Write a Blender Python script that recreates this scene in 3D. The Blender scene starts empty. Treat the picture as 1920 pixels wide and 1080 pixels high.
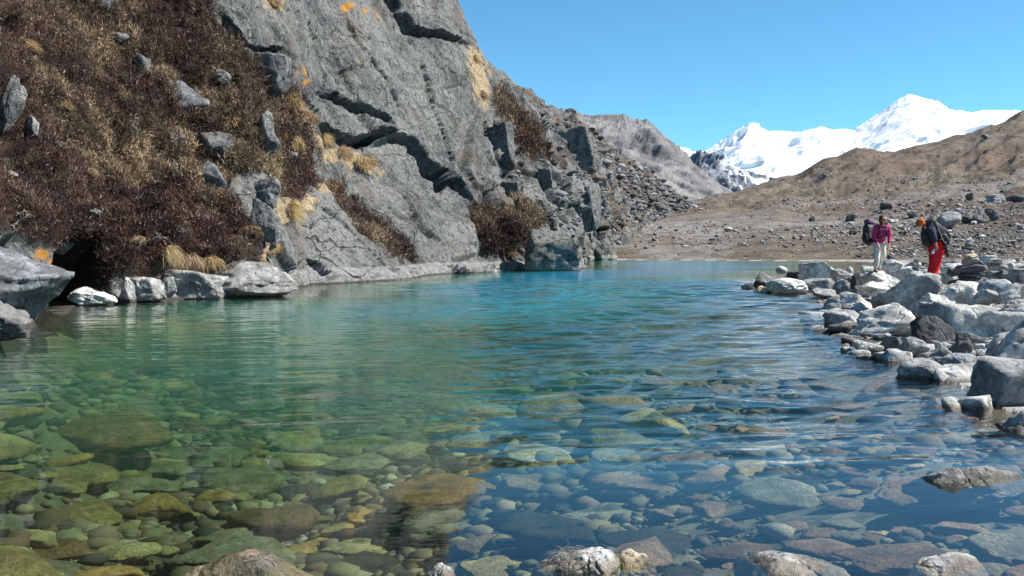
import bpy, bmesh, math, random
import numpy as np
from mathutils import Vector, Matrix
random.seed(7)
RNG = np.random.default_rng(11)
C = bpy.context.scene.collection
F = 1868.0
CAMH = 1.6
PITCH = math.atan(-72.0 / F)
HOR = 468.0

# ------------------------------------------------------------------ view helpers (photo pixel + distance -> world point)
def ray(px, py):
    a = (np.asarray(px, float) - 960.0) / F
    b = (540.0 - np.asarray(py, float)) / F
    y = math.cos(PITCH) - b * math.sin(PITCH)
    z = math.sin(PITCH) + b * math.cos(PITCH)
    return a / y, z / y                      # per unit of world Y
def at(px, py, D):
    rx, rz = ray(px, py)
    return rx * D, D * np.ones_like(rx), CAMH + rz * D
def atv(px, py, D):
    x, y, z = at(px, py, D)
    return Vector((float(x), float(D), float(z)))
def water_D(py, z=0.0):
    _, rz = ray(960, py)
    return float((z - CAMH) / rz)
def project(x, y, z):
    zz = z - CAMH
    cy, sy = math.cos(PITCH), math.sin(PITCH)
    dep = y * cy + zz * sy
    up = -y * sy + zz * cy
    return 960 + F * x / dep, 540 - F * up / dep

# ------------------------------------------------------------------ numpy noise
def _h(i, j, k, seed):
    n = (i.astype(np.int64) * 73856093) ^ (j.astype(np.int64) * 19349663) ^ (k.astype(np.int64) * 83492791) ^ (seed * 2654435761)
    n = n & 0xffffffff
    n = ((n ^ (n >> 15)) * 2246822519) & 0xffffffff
    n = ((n ^ (n >> 13)) * 3266489917) & 0xffffffff
    n = n ^ (n >> 16)
    return n.astype(np.float64) / 4294967295.0
def vnoise(P, seed=0):
    I = np.floor(P); f = P - I; I = I.astype(np.int64)
    f = f * f * f * (f * (f * 6 - 15) + 10)
    r = 0
    for a in (0, 1):
        for b in (0, 1):
            for c in (0, 1):
                w = (f[:, 0] if a else 1 - f[:, 0]) * (f[:, 1] if b else 1 - f[:, 1]) * (f[:, 2] if c else 1 - f[:, 2])
                r = r + w * _h(I[:, 0] + a, I[:, 1] + b, I[:, 2] + c, seed)
    return r * 2 - 1
def fbm(P, seed=0, octv=5, gain=0.5, lac=2.03):
    r = 0; a = 1.0; Q = np.array(P, float)
    for o in range(octv):
        r = r + a * vnoise(Q, seed + o * 17); Q = Q * lac + 3.7; a *= gain
    return r
def ridged(P, seed=0, octv=5, gain=0.5):
    r = 0; a = 1.0; Q = np.array(P, float)
    for o in range(octv):
        r = r + a * (1 - np.abs(vnoise(Q, seed + o * 17)) * 2); Q = Q * 2.07 + 1.3; a *= gain
    return r
def worley(P, seed=0, jit=0.9):
    """F1, F2 and a planar facet value for the nearest cell"""
    I = np.floor(P).astype(np.int64)
    n = len(P)
    f1 = np.full(n, 9.0); f2 = np.full(n, 9.0); fac = np.zeros(n)
    for a in (-1, 0, 1):
        for b in (-1, 0, 1):
            for c in (-1, 0, 1):
                i, j, k = I[:, 0] + a, I[:, 1] + b, I[:, 2] + c
                q = np.stack([i + 0.5 + jit * (_h(i, j, k, seed) - .5), j + 0.5 + jit * (_h(i, j, k, seed + 1) - .5), k + 0.5 + jit * (_h(i, j, k, seed + 2) - .5)], 1)
                dv = P - q
                d = np.sqrt((dv ** 2).sum(1))
                m = d < f1
                f2 = np.where(m, f1, np.minimum(f2, d))
                t = np.stack([_h(i, j, k, seed + 3) - .5, _h(i, j, k, seed + 4) - .5, _h(i, j, k, seed + 5) - .5], 1)
                v = (_h(i, j, k, seed + 6) - .5) + 1.6 * (dv * t).sum(1)
                fac = np.where(m, v, fac); f1 = np.where(m, d, f1)
    return f1, f2, fac
def sstep(a, b, x):
    t = np.clip((x - a) / (b - a), 0, 1); return t * t * (3 - 2 * t)
def seg_dist(x, y, poly):
    """distance to a polyline and the sign of the side of its nearest segment"""
    best = np.full(x.shape, 1e9); side = np.zeros(x.shape)
    for (x0, y0), (x1, y1) in zip(poly[:-1], poly[1:]):
        dx, dy = x1 - x0, y1 - y0; L = dx * dx + dy * dy + 1e-9
        t = np.clip(((x - x0) * dx + (y - y0) * dy) / L, 0, 1)
        ex, ey = x - (x0 + t * dx), y - (y0 + t * dy)
        d = np.hypot(ex, ey); m = d < best
        best = np.where(m, d, best); side = np.where(m, np.sign(dx * ey - dy * ex), side)
    return best, side
def in_poly(x, y, poly):
    ins = np.zeros(x.shape, bool); n = len(poly)
    for i in range(n):
        x0, y0 = poly[i]; x1, y1 = poly[(i + 1) % n]
        c = ((y0 > y) != (y1 > y)) & (x < (x1 - x0) * (y - y0) / (y1 - y0 + 1e-12) + x0)
        ins ^= c
    return ins
def sdf(x, y, poly):
    d, _ = seg_dist(x, y, list(poly) + [poly[0]])
    return np.where(in_poly(x, y, poly), -d, d)

# ------------------------------------------------------------------ object helpers
def mesh_from(name, V, Fc, smooth=True, attrs=None, cols=None):
    me = bpy.data.meshes.new(name)
    V = np.ascontiguousarray(V, dtype=np.float32); Fc = np.ascontiguousarray(Fc, dtype=np.int32)
    nf, k = Fc.shape
    me.vertices.add(len(V)); me.vertices.foreach_set('co', V.ravel())
    me.loops.add(nf * k); me.loops.foreach_set('vertex_index', Fc.ravel())
    me.polygons.add(nf); me.polygons.foreach_set('loop_start', np.arange(0, nf * k, k, dtype=np.int32))
    me.polygons.foreach_set('loop_total', np.full(nf, k, dtype=np.int32))
    me.update(calc_edges=True)
    me.polygons.foreach_set('use_smooth', np.full(nf, smooth, dtype=bool))
    for an, val in (attrs or {}).items():
        at_ = me.attributes.new(an, 'FLOAT', 'POINT'); at_.data.foreach_set('value', np.ascontiguousarray(val, dtype=np.float32))
    for an, val in (cols or {}).items():
        at_ = me.attributes.new(an, 'FLOAT_COLOR', 'POINT')
        v4 = np.ones((len(V), 4), np.float32); v4[:, :3] = val; at_.data.foreach_set('color', v4.ravel())
    return me
def grid_faces(nu, nv):
    a = np.arange(nu * nv).reshape(nu, nv)
    return np.stack([a[:-1, :-1], a[1:, :-1], a[1:, 1:], a[:-1, 1:]], -1).reshape(-1, 4)
def link(name, me, mat=None, parent=None):
    o = bpy.data.objects.new(name, me); C.objects.link(o)
    if mat is not None:
        if len(me.materials) == 0: me.materials.append(mat)
    if parent is not None: o.parent = parent
    return o
def tag(o, label=None, cat=None, group=None, kind=None):
    if label: o['label'] = label
    if cat: o['category'] = cat
    if group: o['group'] = group
    if kind: o['kind'] = kind
    return o
def empty(name, loc, rz=0.0):
    o = bpy.data.objects.new(name, None); C.objects.link(o); o.location = loc; o.rotation_euler = (0, 0, rz)
    o.empty_display_size = 0.1
    return o

# ------------------------------------------------------------------ materials
def new_mat(name):
    m = bpy.data.materials.new(name); m.use_nodes = True
    nt = m.node_tree; nt.nodes.clear()
    return m, nt, nt.nodes, nt.links
class NB:
    def __init__(s, nt): s.nt = nt; s.N = nt.nodes; s.L = nt.links
    def n(s, t, **kw):
        nd = s.N.new(t)
        for k, v in kw.items(): setattr(nd, k, v)
        return nd
    def put(s, sock, v):
        if hasattr(v, 'is_linked') or isinstance(v, bpy.types.NodeSocket): s.L.new(v, sock)
        else: sock.default_value = v
    def math(s, op, a, b=None, clamp=False):
        nd = s.n('ShaderNodeMath', operation=op); nd.use_clamp = clamp
        s.put(nd.inputs[0], a)
        if b is not None: s.put(nd.inputs[1], b)
        return nd.outputs[0]
    def mix(s, f, a, b, mode='MIX'):
        nd = s.n('ShaderNodeMix', data_type='RGBA', blend_type=mode)
        s.put(nd.inputs[0], f)
        for sock, v in ((nd.inputs[6], a), (nd.inputs[7], b)):
            if isinstance(v, (tuple, list)): sock.default_value = (*v[:3], 1)
            else: s.L.new(v, sock)
        return nd.outputs[2]
    def noise(s, vec, scale, detail=4, rough=0.55, dist=0.0):
        nd = s.n('ShaderNodeTexNoise'); s.L.new(vec, nd.inputs['Vector'])
        nd.inputs['Scale'].default_value = scale; nd.inputs['Detail'].default_value = detail
        nd.inputs['Roughness'].default_value = rough; nd.inputs['Distortion'].default_value = dist
        return nd.outputs['Fac']
    def vor(s, vec, scale, feature='F1', out='Distance'):
        nd = s.n('ShaderNodeTexVoronoi', feature=feature); s.L.new(vec, nd.inputs['Vector']); nd.inputs['Scale'].default_value = scale
        return nd.outputs[out]
    def map(s, v, a, b, c=0.0, d=1.0, smooth=True):
        nd = s.n('ShaderNodeMapRange'); nd.interpolation_type = 'SMOOTHSTEP' if smooth else 'LINEAR'
        s.L.new(v, nd.inputs[0])
        for i, x in enumerate((a, b, c, d)): nd.inputs[i + 1].default_value = x
        return nd.outputs[0]
    def attr(s, name, out='Fac'):
        nd = s.n('ShaderNodeAttribute'); nd.attribute_name = name; return nd.outputs[out]
    def pos(s): return s.n('ShaderNodeNewGeometry').outputs['Position']
    def vmul(s, v, t):
        nd = s.n('ShaderNodeVectorMath', operation='MULTIPLY'); s.L.new(v, nd.inputs[0]); nd.inputs[1].default_value = t; return nd.outputs[0]
    def vadd(s, a, b):
        nd = s.n('ShaderNodeVectorMath', operation='ADD'); s.L.new(a, nd.inputs[0]); s.L.new(b, nd.inputs[1]); return nd.outputs[0]
    def sep(s, v):
        nd = s.n('ShaderNodeSeparateXYZ'); s.L.new(v, nd.inputs[0]); return nd.outputs
    def bump(s, h, strength, dist, normal=None):
        nd = s.n('ShaderNodeBump'); s.L.new(h, nd.inputs['Height']); nd.inputs['Strength'].default_value = strength
        nd.inputs['Distance'].default_value = dist
        if normal is not None: s.L.new(normal, nd.inputs['Normal'])
        return nd.outputs[0]
    def out(s, sh):
        o = s.n('ShaderNodeOutputMaterial'); s.L.new(sh, o.inputs['Surface'])
    def principled(s, col, rough=0.85, normal=None, spec=0.3):
        p = s.n('ShaderNodeBsdfPrincipled')
        if isinstance(col, (tuple, list)): p.inputs['Base Color'].default_value = (*col[:3], 1)
        else: s.L.new(col, p.inputs['Base Color'])
        s.put(p.inputs['Roughness'], rough); s.put(p.inputs['Specular IOR Level'], spec)
        if normal is not None: s.L.new(normal, p.inputs['Normal'])
        return p.outputs[0]

def mat_plain(name, col, rough=0.8, spec=0.3, nscale=25.0, amt=0.35, bump=0.3):
    m, nt, N, L = new_mat(name); b = NB(nt)
    tc = b.n('ShaderNodeTexCoord').outputs['Object']
    f = b.noise(tc, nscale, 4)
    c = b.mix(b.map(f, .3, .7), tuple(x * (1 - amt) for x in col), tuple(min(1, x * (1 + amt * .6)) for x in col))
    b.out(b.principled(c, rough, b.bump(f, bump, 0.02), spec))
    return m

def mat_boulder():
    m, nt, N, L = new_mat('weathered_stone'); b = NB(nt)
    oi = b.n('ShaderNodeObjectInfo')
    r = b.n('ShaderNodeCombineXYZ'); L.new(b.math('MULTIPLY', oi.outputs['Random'], 91.0), r.inputs[0]); L.new(b.math('MULTIPLY', oi.outputs['Random'], 37.0), r.inputs[2])
    P = b.pos(); Q = b.vadd(P, r.outputs[0])
    n1 = b.noise(Q, 1.7, 6, .62, .4); n2 = b.noise(Q, 7.5, 7, .68); n3 = b.noise(Q, 34, 4, .7)
    patch = b.map(n1, .40, .62); speck = b.map(n2, .40, .60); fine = b.map(n3, .35, .65)
    c = b.mix(patch, (0.22, 0.217, 0.21), (0.64, 0.63, 0.60))
    c = b.mix(b.math('MULTIPLY', speck, .6), c, (0.11, 0.108, 0.105))
    c = b.mix(b.math('MULTIPLY', b.map(b.noise(Q, 3.3, 8, .74), .55, .61), .8), c, (0.045, 0.045, 0.046))
    c = b.mix(b.math('MULTIPLY', fine, .28), c, (0.60, 0.60, 0.58))
    c = b.mix(b.math('MULTIPLY', b.map(b.noise(Q, 2.3, 3, .5), .62, .72), .35), c, (0.32, 0.27, 0.19))
    c = b.mix(1.0, c, oi.outputs['Color'], 'MULTIPLY')
    z = b.sep(P)[2]
    wob = b.math('MULTIPLY', b.math('SUBTRACT', b.noise(P, 5, 3), .5), .12)
    zz = b.math('ADD', z, wob)
    wet = b.map(zz, .055, .015)
    c = b.mix(b.math('MULTIPLY', wet, .72), c, b.mix(1.0, c, (0.26, 0.17, 0.10), 'MULTIPLY'))
    h = b.math('ADD', b.math('MULTIPLY', n2, .6), b.math('MULTIPLY', n3, .25))
    crack = b.vor(b.vadd(Q, b.vmul(b.n('ShaderNodeTexNoise').outputs['Color'], (0.3, .3, .3))), 1.3, 'DISTANCE_TO_EDGE')
    h = b.math('SUBTRACT', h, b.math('MULTIPLY', b.map(crack, .05, 0.0), .35))
    b.out(b.principled(c, b.map(wet, 0, 1, .88, .35), b.bump(h, .75, .09), .3))
    return m

def mat_submerged():
    m, nt, N, L = new_mat('wet_lake_stone'); b = NB(nt)
    oi = b.n('ShaderNodeObjectInfo')
    r = b.n('ShaderNodeCombineXYZ'); L.new(b.math('MULTIPLY', oi.outputs['Random'], 91.0), r.inputs[0])
    Q = b.vadd(b.pos(), r.outputs[0])
    n1 = b.noise(Q, 3, 6, .6, .3); n2 = b.noise(Q, 22, 6, .7)
    c = b.mix(b.map(n1, .35, .65), (0.17, 0.15, 0.115), (0.40, 0.355, 0.27))
    c = b.mix(b.math('MULTIPLY', b.map(n2, .4, .62), .5), c, (0.10, 0.09, 0.075))
    c = b.mix(1.0, c, oi.outputs['Color'], 'MULTIPLY')
    b.out(b.principled(c, .8, b.bump(b.math('ADD', n1, n2), .9, .06), .2))
    return m

def mat_pebble(name):
    m, nt, N, L = new_mat(name); b = NB(nt)
    P = b.pos()
    n2 = b.noise(P, 40, 4, .7)
    c = b.mix(b.math('MULTIPLY', b.map(n2, .4, .62), .5), b.attr('col', 'Color'), (0.10, 0.09, 0.08))
    b.out(b.principled(c, .85, b.bump(n2, .4, .02), .2))
    return m

def mat_cliff():
    m, nt, N, L = new_mat('cliff_rock'); b = NB(nt)
    P = b.pos()
    Q = b.vmul(P, (1.0, 0.45, 1.0))
    n1 = b.noise(Q, .16, 7, .6, .6); n2 = b.noise(P, .8, 8, .66); n3 = b.noise(P, 3.6, 6, .72)
    stre = b.noise(b.vmul(P, (1.0, .35, .16)), 1.1, 5, .62, .4)
    c = b.mix(b.map(n1, .38, .60), (0.060, 0.062, 0.066), (0.205, 0.205, 0.198))
    c = b.mix(b.math('MULTIPLY', b.map(n2, .46, .60), .55), c, (0.225, 0.225, 0.21))
    c = b.mix(b.math('MULTIPLY', b.map(stre, .52, .68), .55), c, (0.042, 0.044, 0.05))
    c = b.mix(b.math('MULTIPLY', b.map(n3, .52, .58), .75), c, (0.028, 0.029, 0.032))
    c = b.mix(b.math('MULTIPLY', b.map(b.noise(P, 6.5, 5, .75), .55, .61), .7), c, (0.30, 0.30, 0.27))
    c = b.mix(b.math('MULTIPLY', b.map(b.noise(b.vmul(P, (1.0, .4, .5)), 2.6, 6, .7), .60, .64), .8), c, (0.022, 0.022, 0.025))
    c = b.mix(b.math('MULTIPLY', b.map(b.noise(P, 2.1, 7, .7), .56, .64), .5), c, (0.34, 0.34, 0.30))
    c = b.mix(b.math('MULTIPLY', b.map(b.noise(P, .33, 4, .6), .56, .68), .28), c, (0.18, 0.16, 0.115))
    nz = b.n('ShaderNodeTexNoise'); L.new(P, nz.inputs['Vector']); nz.inputs['Scale'].default_value = .5; nz.inputs['Detail'].default_value = 3
    sk = b.n('ShaderNodeVectorRotate'); sk.rotation_type = 'AXIS_ANGLE'; sk.inputs['Axis'].default_value = (0, 1, 0); sk.inputs['Angle'].default_value = math.radians(38)
    L.new(b.vadd(P, b.vmul(nz.outputs['Color'], (1.2, 1.2, 1.2))), sk.inputs['Vector'])
    jn = b.vor(b.vmul(sk.outputs[0], (.10, .10, .34)), 1.0, 'DISTANCE_TO_EDGE')
    jn2 = b.vor(b.vmul(sk.outputs[0], (.45, .25, .22)), 1.0, 'DISTANCE_TO_EDGE')
    jm = b.math('MAXIMUM', b.math('MULTIPLY', b.map(jn, .010, .003), b.map(n1, .47, .55)), b.math('MULTIPLY', b.map(jn2, .014, .004), b.map(n1, .50, .40)))
    c = b.mix(b.math('MULTIPLY', jm, .6), c, (.014, .014, .015))
    # weathered soil and dry turf in the hollows
    c = b.mix(b.attr('soil'), c, b.mix(b.map(n2, .4, .6), (0.07, 0.045, 0.032), (0.15, 0.11, 0.075)))
    c = b.mix(b.attr('heath'), c, b.mix(b.map(n2, .4, .6), (0.035, 0.018, 0.014), (0.075, 0.05, 0.032)))
    c = b.mix(b.attr('straw'), c, b.mix(b.map(n3, .4, .6), (0.24, 0.17, 0.10), (0.42, 0.33, 0.21)))
    c = b.mix(b.attr('lichen'), c, (0.42, 0.20, 0.035))
    # bleached band left by the lake level, dark rim at the water
    z = b.sep(P)[2]
    zz = b.math('ADD', z, b.math('MULTIPLY', b.math('SUBTRACT', b.noise(P, .5, 3), .5), .35))
    band = b.map(zz, .78, .68)
    rim = b.map(z, .10, .05)
    c = b.mix(b.math('MULTIPLY', b.math('MULTIPLY', band, b.math('SUBTRACT', 1.0, b.attr('heath'))), .8), c, b.mix(b.map(n3, .4, .62), (0.34, 0.335, 0.325), (0.19, 0.185, 0.18)))
    c = b.mix(b.math('MULTIPLY', rim, .85), c, (0.05, 0.038, 0.028))
    h = b.math('ADD', b.math('MULTIPLY', n2, .9), b.math('MULTIPLY', n3, .35))
    h = b.math('ADD', h, b.math('MULTIPLY', b.noise(P, 12, 4, .7), .10))
    h = b.math('SUBTRACT', h, b.math('MULTIPLY', jm, .5))
    b.out(b.principled(c, .88, b.bump(h, 1.0, .6), .25))
    return m

def mat_ground():
    m, nt, N, L = new_mat('dry_valley_ground'); b = NB(nt)
    P = b.pos()
    sd = b.attr('sd')
    n0 = b.noise(P, .012, 5, .6, .5); n1 = b.noise(P, .06, 6, .65, .3); n2 = b.noise(P, .45, 7, .7); n3 = b.noise(P, 3.0, 6, .7)
    c = b.mix(b.map(n1, .35, .65), (0.085, 0.068, 0.050), (0.155, 0.130, 0.098))
    c = b.mix(b.math('MULTIPLY', b.map(n0, .45, .62), .55), c, (0.12, 0.072, 0.05))
    c = b.mix(b.math('MULTIPLY', b.map(n2, .50, .60), .65), c, (0.085, 0.055, 0.038))
    c = b.mix(b.attr('gravel'), c, b.mix(b.map(n2, .4, .6), (0.16, 0.155, 0.15), (0.28, 0.27, 0.26)))
    c = b.mix(b.math('MULTIPLY', b.map(n3, .55, .66), .5), c, (0.42, 0.40, 0.37))
    c = b.mix(b.math('MULTIPLY', b.map(b.noise(P, 1.3, 6, .7), .56, .64), .45), c, (0.07, 0.055, 0.045))
    c = b.mix(b.math('MULTIPLY', b.map(b.noise(P, .22, 9, .78), .52, .58), .6), c, (0.062, 0.045, 0.034))
    c = b.mix(b.math('MULTIPLY', b.map(b.noise(P, .30, 9, .8, .5), .56, .61), .45), c, (0.25, 0.235, 0.215))
    sdn = b.math('ADD', sd, b.math('MULTIPLY', b.math('SUBTRACT', n2, .5), 4.0))
    shore = b.math('MULTIPLY', b.map(sdn, 4.5, 2.2), .85)
    c = b.mix(shore, c, b.mix(b.map(n3, .4, .6), (0.27, 0.26, 0.25), (0.44, 0.43, 0.41)))
    h = b.math('ADD', b.math('MULTIPLY', n2, 1.0), b.math('MULTIPLY', n3, .25))
    b.out(b.principled(c, .92, b.bump(h, .8, .5), .15))
    return m

def mat_bed():
    m, nt, N, L = new_mat('silty_lakebed'); b = NB(nt)
    P = b.pos()
    n1 = b.noise(P, .5, 5, .6); n2 = b.noise(P, 5, 6, .7); v = b.vor(P, 6.5, 'F1', 'Color')
    cell = b.math('ADD', b.sep(v)[0], 0.0)
    c = b.mix(b.map(n1, .38, .62), (0.045, 0.042, 0.034), (0.15, 0.135, 0.10))
    c = b.mix(b.math('MULTIPLY', b.map(cell, .3, .9), .5), c, (0.20, 0.175, 0.13))
    c = b.mix(b.math('MULTIPLY', b.map(n2, .5, .62), .6), c, (0.09, 0.085, 0.06))
    b.out(b.principled(c, .9, b.bump(n2, .6, .05), .1))
    return m

def mat_water():
    m, nt, N, L = new_mat('lake_water'); b = NB(nt)
    P = b.pos()
    dep = b.attr('depth')
    calm = b.attr('calm')                 # 1 where the surface is rippled, lower where it is sheltered
    # wind ripples: crests run across the lake, three sizes
    w1 = b.noise(b.vmul(P, (.40, 2.0, 1)), 1.0, 3, .5, .7)
    w2 = b.noise(b.vmul(P, (1.15, 5.4, 1)), 1.0, 3, .55, .5)
    w3 = b.noise(b.vmul(P, (6.0, 15.0, 1)), 1.0, 2, .5)
    h = b.math('ADD', b.math('MULTIPLY', w2, .030), b.math('MULTIPLY', w3, .006))
    h = b.math('MULTIPLY', h, calm)
    nrm = b.bump(h, 1.0, 1.0)
    fr = b.n('ShaderNodeFresnel'); fr.inputs['IOR'].default_value = 1.333; L.new(nrm, fr.inputs['Normal'])
    gl = b.n('ShaderNodeBsdfGlossy'); gl.inputs['Roughness'].default_value = 0.03; L.new(nrm, gl.inputs['Normal'])
    gl.inputs['Color'].default_value = (1, 1, 1, 1)
    tr = b.n('ShaderNodeBsdfTransparent')
    def ex(k): return b.math('POWER', math.e, b.math('MULTIPLY', dep, -k))
    cc = b.n('ShaderNodeCombineColor'); L.new(ex(.24), cc.inputs[0]); L.new(ex(.08), cc.inputs[1]); L.new(ex(.24), cc.inputs[2])
    L.new(cc.outputs[0], tr.inputs['Color'])
    df = b.n('ShaderNodeBsdfDiffuse'); L.new(b.mix(b.map(dep, 1.5, 4.8), (0.030, 0.18, 0.110), (0.012, 0.20, 0.34)), df.inputs['Color'])
    milk = b.math('MULTIPLY', b.math('SUBTRACT', 1.0, b.math('POWER', math.e, b.math('MULTIPLY', b.math('POWER', dep, 2.0), -.11))), .85)
    mx = b.n('ShaderNodeMixShader'); L.new(milk, mx.inputs[0]); L.new(tr.outputs[0], mx.inputs[1]); L.new(df.outputs[0], mx.inputs[2])
    ms = b.n('ShaderNodeMixShader'); L.new(b.math('MULTIPLY', fr.outputs[0], b.math('SUBTRACT', 1.0, b.math('MULTIPLY', fr.outputs[0], .30))), ms.inputs[0]); L.new(mx.outputs[0], ms.inputs[1]); L.new(gl.outputs[0], ms.inputs[2])
    b.out(ms.outputs[0])
    return m

def mat_blades(name):
    m, nt, N, L = new_mat(name); b = NB(nt)
    c = b.attr('col', 'Color')
    p = b.principled(c, .8, None, .15)
    b.out(p)
    return m

def mat_mountain(name, dark, light, scale):
    m, nt, N, L = new_mat(name); b = NB(nt)
    P = b.pos()
    n1 = b.noise(P, scale, 8, .65, .4); n2 = b.noise(P, scale * 6, 7, .7)
    c = b.mix(b.map(n1, .38, .62), dark, light)
    c = b.mix(b.math('MULTIPLY', b.map(n2, .5, .6), .5), c, tuple(x * .5 for x in dark))
    c = b.mix(b.math('MULTIPLY', b.attr('scree'), .8), c, tuple(min(1, x * 1.35) for x in light))
    c = b.mix(b.attr('snow'), c, (.85, .86, .88))
    b.out(b.principled(c, .95, b.bump(n2, .8, 1.2 / scale * .02), .1))
    return m
def mat_snow():
    m, nt, N, L = new_mat('snow_and_ice'); b = NB(nt)
    P = b.pos()
    n2 = b.noise(P, .004, 8, .7)
    c = b.mix(b.math('MULTIPLY', b.attr('rock'), .75), (.86, .88, .91), (.17, .20, .25))
    b.out(b.principled(c, .7, b.bump(n2, .7, 40), .2))
    return m

MB = mat_boulder(); MS = mat_submerged(); MPEB = mat_pebble('pebbles'); MC = mat_cliff()
MG = mat_ground(); MBED = mat_bed(); MW = mat_water(); MBL = mat_blades('dry_plants')
#PART2
# ------------------------------------------------------------------ lake outline and ground height
NEAR = [(-9.5, 3.6), (-6, 3.3), (-3, 3.5), (-1, 3.35), (0.5, 3.5), (1.6, 3.4), (3.4, 3.5), (4.4, 5.0), (4.5, 7.0), (4.6, 8.6), (4.9, 10.0), (5.1, 11.4), (5.7, 14),
        (6.4, 18.3), (7.6, 22), (8.6, 25.5), (10.3, 31), (11.2, 35), (10.3, 39), (10.6, 42), (13, 46), (16, 52), (22, 62), (30, 78), (38, 100)]
FAR = [(38, 100), (46, 125), (47, 139), (30, 150), (15, 158)]
LEFT = [(15, 158), (10, 145), (8, 120), (5.5, 84), (1.2, 77), (-1.2, 74), (-6.8, 62), (-5.8, 53.5), (-9.5, 47), (-7.6, 34.3), (-11, 31.5), (-12.6, 28), (-9.8, 19), (-8.6, 11), (-9.5, 3.6)]
LAKE = NEAR + FAR[1:] + LEFT[1:-1]
# elevation of the valley, as the photo row reached at each column and distance
GC = [700, 1040, 1140, 1220, 1290, 1350, 1480, 1560, 1610, 1660, 1730, 1800, 1860, 1920, 2200, 2700, 3600]
GD = [30, 60, 100, 135, 160, 200, 260, 350, 450, 600, 720, 1000]
GT = {
 700: [490, 490, 485, 484, 483, 470, 450, 430, 420, 410, 415, 420],
 1040: [490, 490, 485, 484, 483, 470, 447, 425, 410, 400, 402, 410],
 1140: [500, 490, 485, 484, 482, 458, 432, 410, 398, 392, 392, 400],
 1220: [500, 492, 486, 484, 480, 456, 428, 405, 392, 388, 388, 396],
 1290: [500, 492, 486, 484, 480, 456, 426, 402, 388, 382, 384, 394],
 1350: [500, 492, 486, 484, 479, 455, 424, 396, 378, 366, 370, 390],
 1480: [500, 492, 486, 484, 476, 450, 418, 384, 358, 332, 338, 370],
 1560: [500, 492, 486, 484, 472, 446, 412, 374, 340, 296, 302, 350],
 1610: [500, 492, 486, 482, 470, 442, 407, 366, 328, 279, 287, 340],
 1660: [500, 491, 486, 480, 466, 440, 402, 358, 316, 286, 294, 340],
 1730: [500, 489, 484, 474, 460, 436, 398, 348, 306, 272, 280, 320],
 1800: [500, 486, 478, 468, 455, 432, 392, 340, 295, 257, 262, 300],
 1860: [502, 484, 472, 462, 448, 426, 386, 330, 280, 238, 240, 280],
 1920: [505, 482, 468, 455, 440, 416, 374, 315, 262, 211, 214, 260],
 2200: [500, 476, 455, 438, 415, 380, 330, 262, 200, 140, 140, 190],
 2700: [500, 470, 440, 410, 380, 335, 275, 190, 120, 40, 40, 90],
 3600: [500, 465, 430, 390, 355, 300, 230, 130, 50, -40, -40, 20]}
GTAB = np.array([GT[c] for c in GC], float)
def valley_z(x, y):
    r = np.hypot(x, y) + 1e-6
    yy = np.maximum(y, r * 0.33)
    px = np.clip(960 + F * x / yy, GC[0], GC[-1])
    D = np.clip(r * 0.98 + 0 * x, GD[0], GD[-1])
    D = np.clip(yy, GD[0], GD[-1])
    ic = np.clip(np.searchsorted(GC, px) - 1, 0, len(GC) - 2); gc = np.array(GC, float)
    fc = (px - gc[ic]) / (gc[ic + 1] - gc[ic])
    lg = np.log(np.array(GD, float)); ld = np.log(D)
    idd = np.clip(np.searchsorted(lg, ld) - 1, 0, len(lg) - 2)
    fd = (ld - lg[idd]) / (lg[idd + 1] - lg[idd])
    fc = fc * fc * (3 - 2 * fc)
    v = (GTAB[ic, idd] * (1 - fc) * (1 - fd) + GTAB[ic + 1, idd] * fc * (1 - fd) + GTAB[ic, idd + 1] * (1 - fc) * fd + GTAB[ic + 1, idd + 1] * fc * fd)
    return CAMH + (HOR - v) / F * D
_lk = sdf
def lake_sd(x, y):
    P = np.stack([x, y, 0 * x], 1)
    return sdf(x, y, LAKE) + (.38 * fbm(P / 1.1, 811, 4) + .3 * vnoise(P / 3.0, 815)) * (y < 70)
def bed_depth(x, y, sd):
    sa, _ = seg_dist(x, y, NEAR[:7]); sb, _ = seg_dist(x, y, NEAR[6:]); s1 = -np.log(np.exp(-.9 * np.minimum(sa, 60)) + np.exp(-.9 * np.minimum(sb, 60))) / .9
    s1 = np.maximum(s1, 0) ; s2, _ = seg_dist(x, y, LEFT); s3, _ = seg_dist(x, y, FAR)
    a = 0.02 + .10 * sstep(0, .6, -sd) + 0.15 * s1 + 0.022 * s1 ** 2
    b_ = 0.25 + 0.75 * s2; c_ = 0.03 + 0.30 * s3
    k = 1.0
    return np.maximum(-np.log(np.exp(-k * a) + np.exp(-k * b_) + np.exp(-k * c_) + np.exp(-k * (2.6 + 2.9 * sstep(-7, 5, x + .06 * (y - 20))))) / k, .02)
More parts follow.
